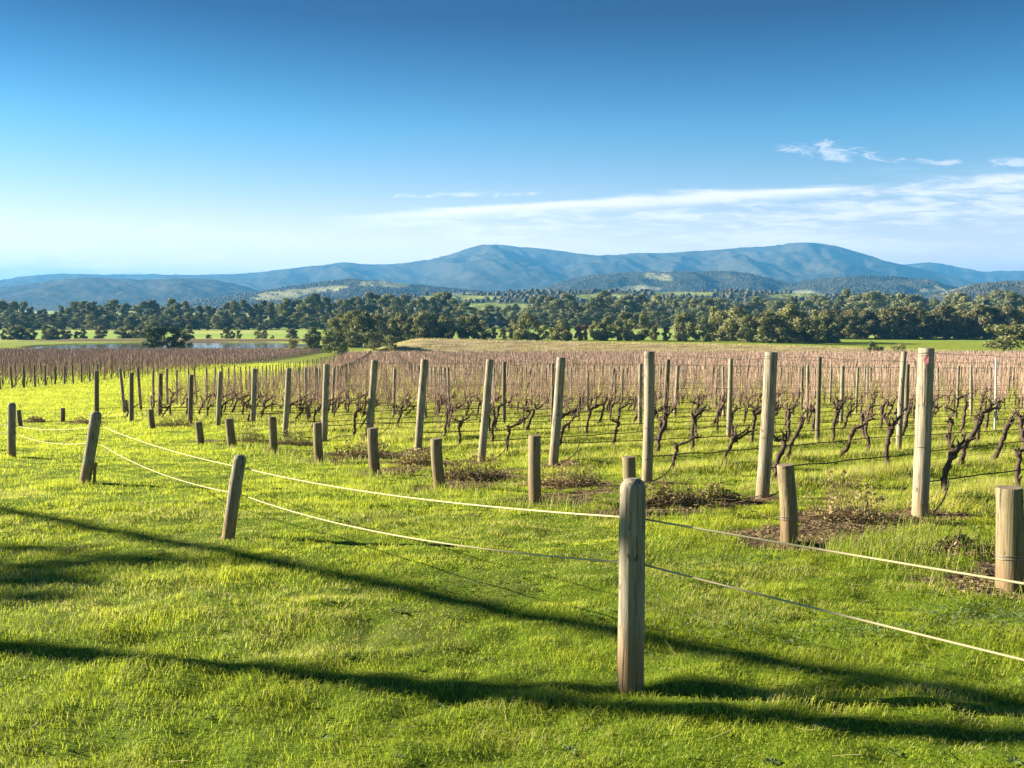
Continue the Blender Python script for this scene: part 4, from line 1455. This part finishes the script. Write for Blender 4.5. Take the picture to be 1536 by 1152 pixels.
def make_grass():
    rg = np.random.default_rng(5)
    N = 2000000
    t = rg.random(N)
    a0, a1 = math.sqrt(2.2), math.sqrt(190)
    D = (a0 + (a1 - a0) * t) ** 2
    x, y = (D * 0.60 + 2.0) * (rg.random(N) * 2 - 1), D
    inb = in_block(x, y, 0.3)
    il = in_left(x, y)
    sm_ = np.where(y < 45, soil_mask(x, y), 0)
    keep = rg.random(N) > sm_ * 1.05
    keep &= ~(il & (rg.random(N) < 0.6))
    keep &= ~(inb & (y > 70) & (rg.random(N) < 0.5))
    clump = fbm(x / 0.35, y / 0.35, 15, 3)
    keep &= rg.random(N) < 0.55 + 0.9 * sst(clump, 0.3, 0.6)
    x, y, D, clump, inb = x[keep], y[keep], D[keep], clump[keep], inb[keep]
    n = len(x)
    uu, vv = uv(x, y)
    ph = (vv - V0) / ROW
    nearrow = np.exp(-((np.abs(ph - np.round(ph)) * ROW) / 0.35) ** 2) * inb
    h_ = (0.012 + 0.018 * rg.random(n) + 0.022 * sst(clump, 0.45, 0.75)) * (1 + (D / 45.0))
    big = fbm(x / 1.7, y / 1.7, 61, 3)
    h_ *= 0.62 + 0.6 * sst(big, 0.35, 0.65)
    h_ = np.where(inb, h_ * 1.35 + 0.05 * nearrow * (0.4 + rg.random(n)), h_)
    wd = np.maximum(0.0017 + 0.0018 * rg.random(n), D * 0.00050)
    tint = np.clip(0.50 * rg.random(n) + 0.9 * (fbm(x / 1.1, y / 1.1, 23, 4) - 0.5) + 0.8 * (fbm(x / 0.16, y / 0.16, 29, 2) - 0.5) + 0.20 + 0.12 * sst(fbm(x / 9, y / 9, 2, 2), 0.35, 0.65) + 0.22 * sst(y, 5, 12) - 0.10, 0, 0.84)  # tint rises with distance: grazing light on the farther lawn painted in
    strawp = sst(fbm(x / 1.3, y / 1.0, 141, 3), 0.52, 0.68) * (y < 14)
    dead = rg.random(n) < (0.05 + 0.33 * nearrow + 0.16 * inb + 0.34 * strawp)
    tint = np.where(dead, 0.97, tint)
    tint = np.where(dead, tint, tint * (1 - 0.5 * sst(fbm(x / 2.3, y / 1.6, 101, 3), 0.52, 0.66) * (1 - 0.7 * sst(y, 6, 12))))      # darker patches, strongest nearby: foreground shade put into the blade colour
    P = np.stack([x, y, H(x, y) - 0.004], -1)
    mat_dir = fbm(x / 0.45, y / 0.45, 171, 2) * 12.6
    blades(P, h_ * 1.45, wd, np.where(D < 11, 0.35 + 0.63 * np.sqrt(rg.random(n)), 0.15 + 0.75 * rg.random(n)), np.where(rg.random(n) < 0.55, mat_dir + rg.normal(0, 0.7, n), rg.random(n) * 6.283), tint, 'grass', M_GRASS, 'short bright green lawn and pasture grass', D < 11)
    # longer grass along the vine rows and about the posts
    N2 = 60000
    k = rg.integers(-2, 22, N2)
    uu = U0 + rg.uniform(-0.8, 34, N2)
    vv = V0 + k * ROW + rg.normal(0, 0.22, N2)
    x, y = xy(uu, vv)
    cl_ = fbm(x / 0.5, y / 0.5, 88, 3)
    keep = (rg.random(N2) < sst(cl_, 0.42, 0.62)) & (np.abs(x) < 0.62 * y + 2.5) & (y > 6) & (uu > row_start(vv) - 0.6)
    keep &= rg.random(N2) > soil_mask(x, y) * 0.85
    ex = []
    for (bx, by, *_r) in STUBS[:9]:
        p = hit(bx, by)
        m = 500
        ex.append(np.stack([p[0] + rg.normal(0.1, 0.45, m), p[1] + rg.normal(-0.1, 0.30, m)], -1))
    ex.append(np.stack([rg.uniform(2.7, 4.3, 3500), rg.normal(8.1, 0.5, 3500)], -1))
    ex = np.concatenate(ex)
    ex = ex[rg.random(len(ex)) > soil_mask(ex[:, 0], ex[:, 1])]
    x, y = np.append(x[keep], ex[:, 0]), np.append(y[keep], ex[:, 1])
    n = len(x)
    h_ = rg.uniform(0.07, 0.20, n) * (0.7 + 0.8 * fbm(x / 0.6, y / 0.6, 12, 2))
    wd = np.maximum(0.004, y * 0.00045)
    tint = np.where(rg.random(n) < 0.22, 0.97, np.clip(rg.random(n) * 0.8, 0, 0.84))
    P = np.stack([x, y, H(x, y) - 0.004], -1)
    blades(P, h_, wd, 0.25 + 0.6 * rg.random(n), rg.random(n) * 6.283, tint, 'long_grass', M_LONG, 'longer rank grass tufts along the vine rows and posts', np.ones(n, bool))
make_grass()

def make_straw():
    rg = np.random.default_rng(15)
    m = 42000
    x = rg.uniform(-62, 190, m); y = rg.uniform(286, 352, m)
    f = sst(x, -58, -34) * (1 - 0.8 * sst(x, 120, 180))
    cl_ = fbm(x / 5, y / 3, 31, 3)
    k = (rg.random(m) < f * sst(cl_, 0.36, 0.60)) & (np.abs(x) < 0.62 * y)
    x, y, cl_ = x[k], y[k], cl_[k]
    n = len(x)
    P = np.stack([x, y, H(x, y, False) - 0.02], -1)
    tint = np.where(rg.random(n) < 0.12 + 0.3 * sst(fbm(x / 14, y / 6, 8, 2), 0.55, 0.7), 0.3 * rg.random(n), 0.97)
    blades(P, rg.uniform(0.25, 0.75, n), rg.uniform(0.10, 0.26, n), 0.2 + 0.5 * rg.random(n), rg.random(n) * 6.283, tint, 'dry_grass', M_LONG, 'straw-coloured dry grass tussocks on the bank behind the vineyard', np.zeros(n, bool))
make_straw()

def make_clover():
    rg = np.random.default_rng(6)
    pts = []
    for (px, py, sx_, sy_, m) in [(1500, 930, 0.28, 0.22, 900), (1060, 940, 0.25, 0.2, 420), (1290, 950, 0.3, 0.16, 420), (840, 760, 0.5, 0.4, 700), (700, 880, 0.3, 0.2, 250), (1100, 850, 0.4, 0.3, 500), (180, 880, 0.3, 0.2, 250), (900, 835, 0.3, 0.2, 300)]:
        p = hit(px, py)
        pts.append(np.stack([p[0] + rg.normal(0, sx_, m), p[1] + rg.normal(0, sy_, m)], -1))
    Q = np.concatenate(pts)
    n = len(Q)
    b = MB()
    z = H(Q[:, 0], Q[:, 1]) + rg.uniform(0.02, 0.045, n)
    Pc = np.stack([Q[:, 0], Q[:, 1], z], -1)
    r = rg.uniform(0.007, 0.013, n)
    nr = rg.normal(0, 0.35, (n, 3)) + np.array([0, 0, 1]); nr /= np.linalg.norm(nr, axis=1)[:, None]
    t1 = np.cross(nr, [[0.3, 1, 0]]); t1 /= np.linalg.norm(t1, axis=1)[:, None]
    t2 = np.cross(nr, t1)
    for k in range(3):
        a = k * 2.094 + rg.random(n)
        d = np.cos(a)[:, None] * t1 + np.sin(a)[:, None] * t2
        e = np.cross(nr, d)
        V = np.stack([Pc, Pc + (d * 0.7 + e * 0.5) * r[:, None], Pc + d * 1.15 * r[:, None], Pc + (d * 0.7 - e * 0.5) * r[:, None]], 1).reshape(-1, 3)
        b.add(V, np.arange(n * 4).reshape(-1, 4), 0, np.repeat(rg.random(n), 4))
    tag(b.obj('clover', M_CLOVER, smooth=False), 'pale clover leaves growing through the lawn', 'clover', None, 'stuff')
make_clover()

def make_weeds():
    rg = np.random.default_rng(26)
    b = MB()
    for _ in range(170):
        y = rg.uniform(3.3, 11) ; x = rg.uniform(-0.58, 0.58) * y
        z = h1(x, y) + 0.012
        m = int(rg.integers(5, 10))
        ln = rg.uniform(0.018, 0.045)
        ti = rg.random() * 0.8
        for k in range(m):
            a = k * 6.283 / m + rg.normal(0, 0.25)
            d = np.array([math.cos(a), math.sin(a), rg.uniform(0.05, 0.6)]); e = np.array([-math.sin(a), math.cos(a), 0.0])
            L = ln * rg.uniform(0.7, 1.2)
            c = np.array([x, y, z])
            tipz = np.array([0, 0, -0.25 * L])
            V = [c, c + d * L * 0.45 + e * L * 0.24, c + d * L + tipz, c + d * L * 0.45 - e * L * 0.24]
            b.add(V, [[0, 1, 2, 3]], 0, ti)
    for _ in range(260):                           # dead stalks lying in the turf
        y = rg.uniform(3.3, 13); x = rg.uniform(-0.58, 0.58) * y
        a = rg.random() * 6.28
        p = np.array([x, y, h1(x, y) + 0.02])
        q = p + np.array([math.cos(a), math.sin(a), rg.uniform(0.0, 0.5)]) * rg.uniform(0.05, 0.14)
        b.tube(wiggle(p, q, 4, 0.004, rg), 0.0014, 3, 1, False, 0.9)
    tag(b.obj('lawn_weeds', [M_CLOVER, M_DRY], smooth=False), 'broad-leaved weeds and dead stalks scattered in the turf', 'weeds', None, 'stuff')
make_weeds()

def make_litter():
    rg = np.random.default_rng(16)
    b = MB()
    X, Y = [], []
    for (cx, cy, a, c) in SOIL:
        m = int(900 * a * c / 0.25)
        X.append(cx + rg.normal(0, a * 0.55, m)); Y.append(cy + rg.normal(0, c * 0.6, m))
    X = np.concatenate(X); Y = np.concatenate(Y)
    n = len(X)
    P = np.stack([X, Y, H(X, Y) + rg.uniform(0.0, 0.02, n)], -1)
    th = rg.random(n) * 6.283
    d = np.stack([np.cos(th), np.sin(th), rg.normal(0, 0.25, n)], -1)
    e = np.stack([-np.sin(th), np.cos(th), rg.normal(0, 0.5, n)], -1)
    s_ = rg.uniform(0.008, 0.022, n)[:, None]
    V = np.stack([P - d * s_, P + e * s_ * 0.4, P + d * s_, P - e * s_ * 0.4], 1).reshape(-1, 3)
    b.add(V, np.arange(n * 4).reshape(-1, 4), 0, np.repeat(rg.random(n) * 0.85, 4))
    for _ in range(420):
        k = rg.integers(0, n)
        t = rg.random() * 6.28
        q = np.array([math.cos(t), math.sin(t), rg.normal(0.05, 0.1)]) * rg.uniform(0.06, 0.22)
        b.tube(wiggle(P[k], P[k] + q, 4, 0.006, rg), 0.0028, 4, 0, False, rg.random() * 0.5)
    tag(b.obj('leaf_litter', M_DRY, smooth=False), 'dry leaf litter and prunings strewn over the bare soil at the row ends', 'litter', None, 'stuff')
make_litter()

def shadow_sapling():  # unseen young tree added to throw a soft shade patch on the lawn
    rg = np.random.default_rng(81)
    s2 = np.array([-SX, -SY]) / math.hypot(SX, SY)
    g = np.array(hit(70, 870)[:2])
    hc = 5.2
    f = g - s2 * hc / math.tan(SUN_EL)
    z = h1(*f)
    root = link('shadow_sapling', None, None, (f[0], f[1], z))
    tb = MB()
    P = wiggle((0, 0, -0.1), (0, 0, 5.4), 10, 0.02, rg)
    tb.tube(P, np.linspace(0.035, 0.012, 10), 7)
    cr = MB()
    cs = [(rg.normal(0, 0.5), rg.normal(0, 0.62), rg.uniform(4.65, 5.65)) for _ in range(22)]
    for c in cs:
        tb.tube(wiggle(P[6], c, 5, 0.01, rg), np.linspace(0.012, 0.005, 5), 5)
    leaf_cloud(cr, cs, [rg.uniform(0.2, 0.34) for _ in cs], 4200, 0.05, rg, 0.8, 0.1)
    tb.obj('trunk', M_TRUNK, root)
    cr.obj('crown', M_YOUNG, root, smooth=False)
    tag(root, 'unseen thin young tree added left of the lawn to shade it', 'tree')
shadow_sapling()

# ------------------------------------------------------------------ unseen timber frame added left of the view to cast the long lawn shadows
def frame_left():
    cot = 1 / math.tan(SUN_EL)
    s2 = np.array([-SX, -SY]) / math.hypot(SX, SY)   # the way shadows run
    A = np.array(hit(0, 966)[:2]); B_ = np.array(hit(900, 1056)[:2])
    L0 = np.array(hit(0, 766)[:2]); L1 = np.array(hit(930, 946)[:2])
    hgt = 5.0
    # where both shadow lines meet = shadow of the corner
    d1 = L1 - L0; 
    t = np.linalg.solve(np.stack([s2, -d1], 1), L0 - B_)
    corner = B_ + s2 * t[0]
    zc = h1(corner[0], corner[1])
    foot = corner - s2 * hgt * cot
    for _ in range(4):
        dz_ = hgt + h1(foot[0], foot[1]) - zc
        foot = corner - s2 * dz_ * cot
    zt = h1(foot[0], foot[1]) + hgt
    dirb = unit(np.append(L0 - L1, 0))
    # keep the beam in the shadow plane of the lawn line
    zl = h1(L0[0], L0[1])
    p_far = L0 - s2 * (zt - zl) * cot
    top0 = np.array([foot[0], foot[1], zt])
    db = np.array([p_far[0], p_far[1], zt]) - top0
    top1 = top0 + db * 1.75
    root = link('shadow_frame', None, None, (foot[0], foot[1], h1(foot[0], foot[1])))
    o_ = np.array(root.location)
    b = MB(); post_body(b, (0, 0, 0), top0 - o_, 0.12, 90, False, 12, 8); b.obj('post', [M_GREYPOST, M_END], root)
    b = MB(); g = np.array([top1[0], top1[1], h1(top1[0], top1[1])]); post_body(b, g - o_, top1 - o_, 0.10, 91, False, 12, 8); b.obj('post', [M_GREYPOST, M_END], root)
    b = MB(); b.tube([top0 - o_ - db * 0.01, top0 - o_ + db * 0.6, top1 - o_ + db * 0.02], 0.092, 12); b.obj('beam', M_GREYPOST, root)
    b = MB(); b.tube([top0 - o_ - np.array([0, 0, 1.5]), top0 - o_ + unit(db) * 1.6], 0.09, 8); b.obj('brace', M_GREYPOST, root)  # added to fill out the shadow where the two lines meet
    tag(root, 'unseen timber frame added left of the lawn to cast its long shadows', 'shadow_frame')
    print('shadow_frame', top0, top1, proj(*top0), proj(*top1), corner)
frame_left()

# ------------------------------------------------------------------ haze
def haze():
    m_ = bpy.data.materials.new("haze_air")
    m_.use_nodes = True
    t = NT(m_.node_tree)
    out = t.n('ShaderNodeOutputMaterial')
    pv = t.n('ShaderNodeVolumePrincipled')
    pv.inputs['Color'].default_value = (0.10, 0.40, 0.80, 1)
    pv.inputs['Density'].default_value = 1.0e-4
    pv.inputs['Anisotropy'].default_value = 0.1
    t.put(out.inputs['Volume'], pv.outputs[0])
    b = MB()
    x0, x1, y0, y1, z0, z1 = -20100, 20100, -20100, 20100, EYE - 60, 700
    V = [(x, y, z) for z in (z0, z1) for y in (y0, y1) for x in (x0, x1)]
    b.add(V, np.array([[0, 2, 3, 1], [4, 5, 7, 6], [0, 1, 5, 4], [2, 6, 7, 3], [0, 4, 6, 2], [1, 3, 7, 5]]))
    tag(b.obj('haze', m_, smooth=False), 'pale blue valley haze', 'haze', None, 'stuff')
haze()
print('things', len(S.objects), 'vines', nv_, 'posts', n_posts, 'far vines', len(fv))
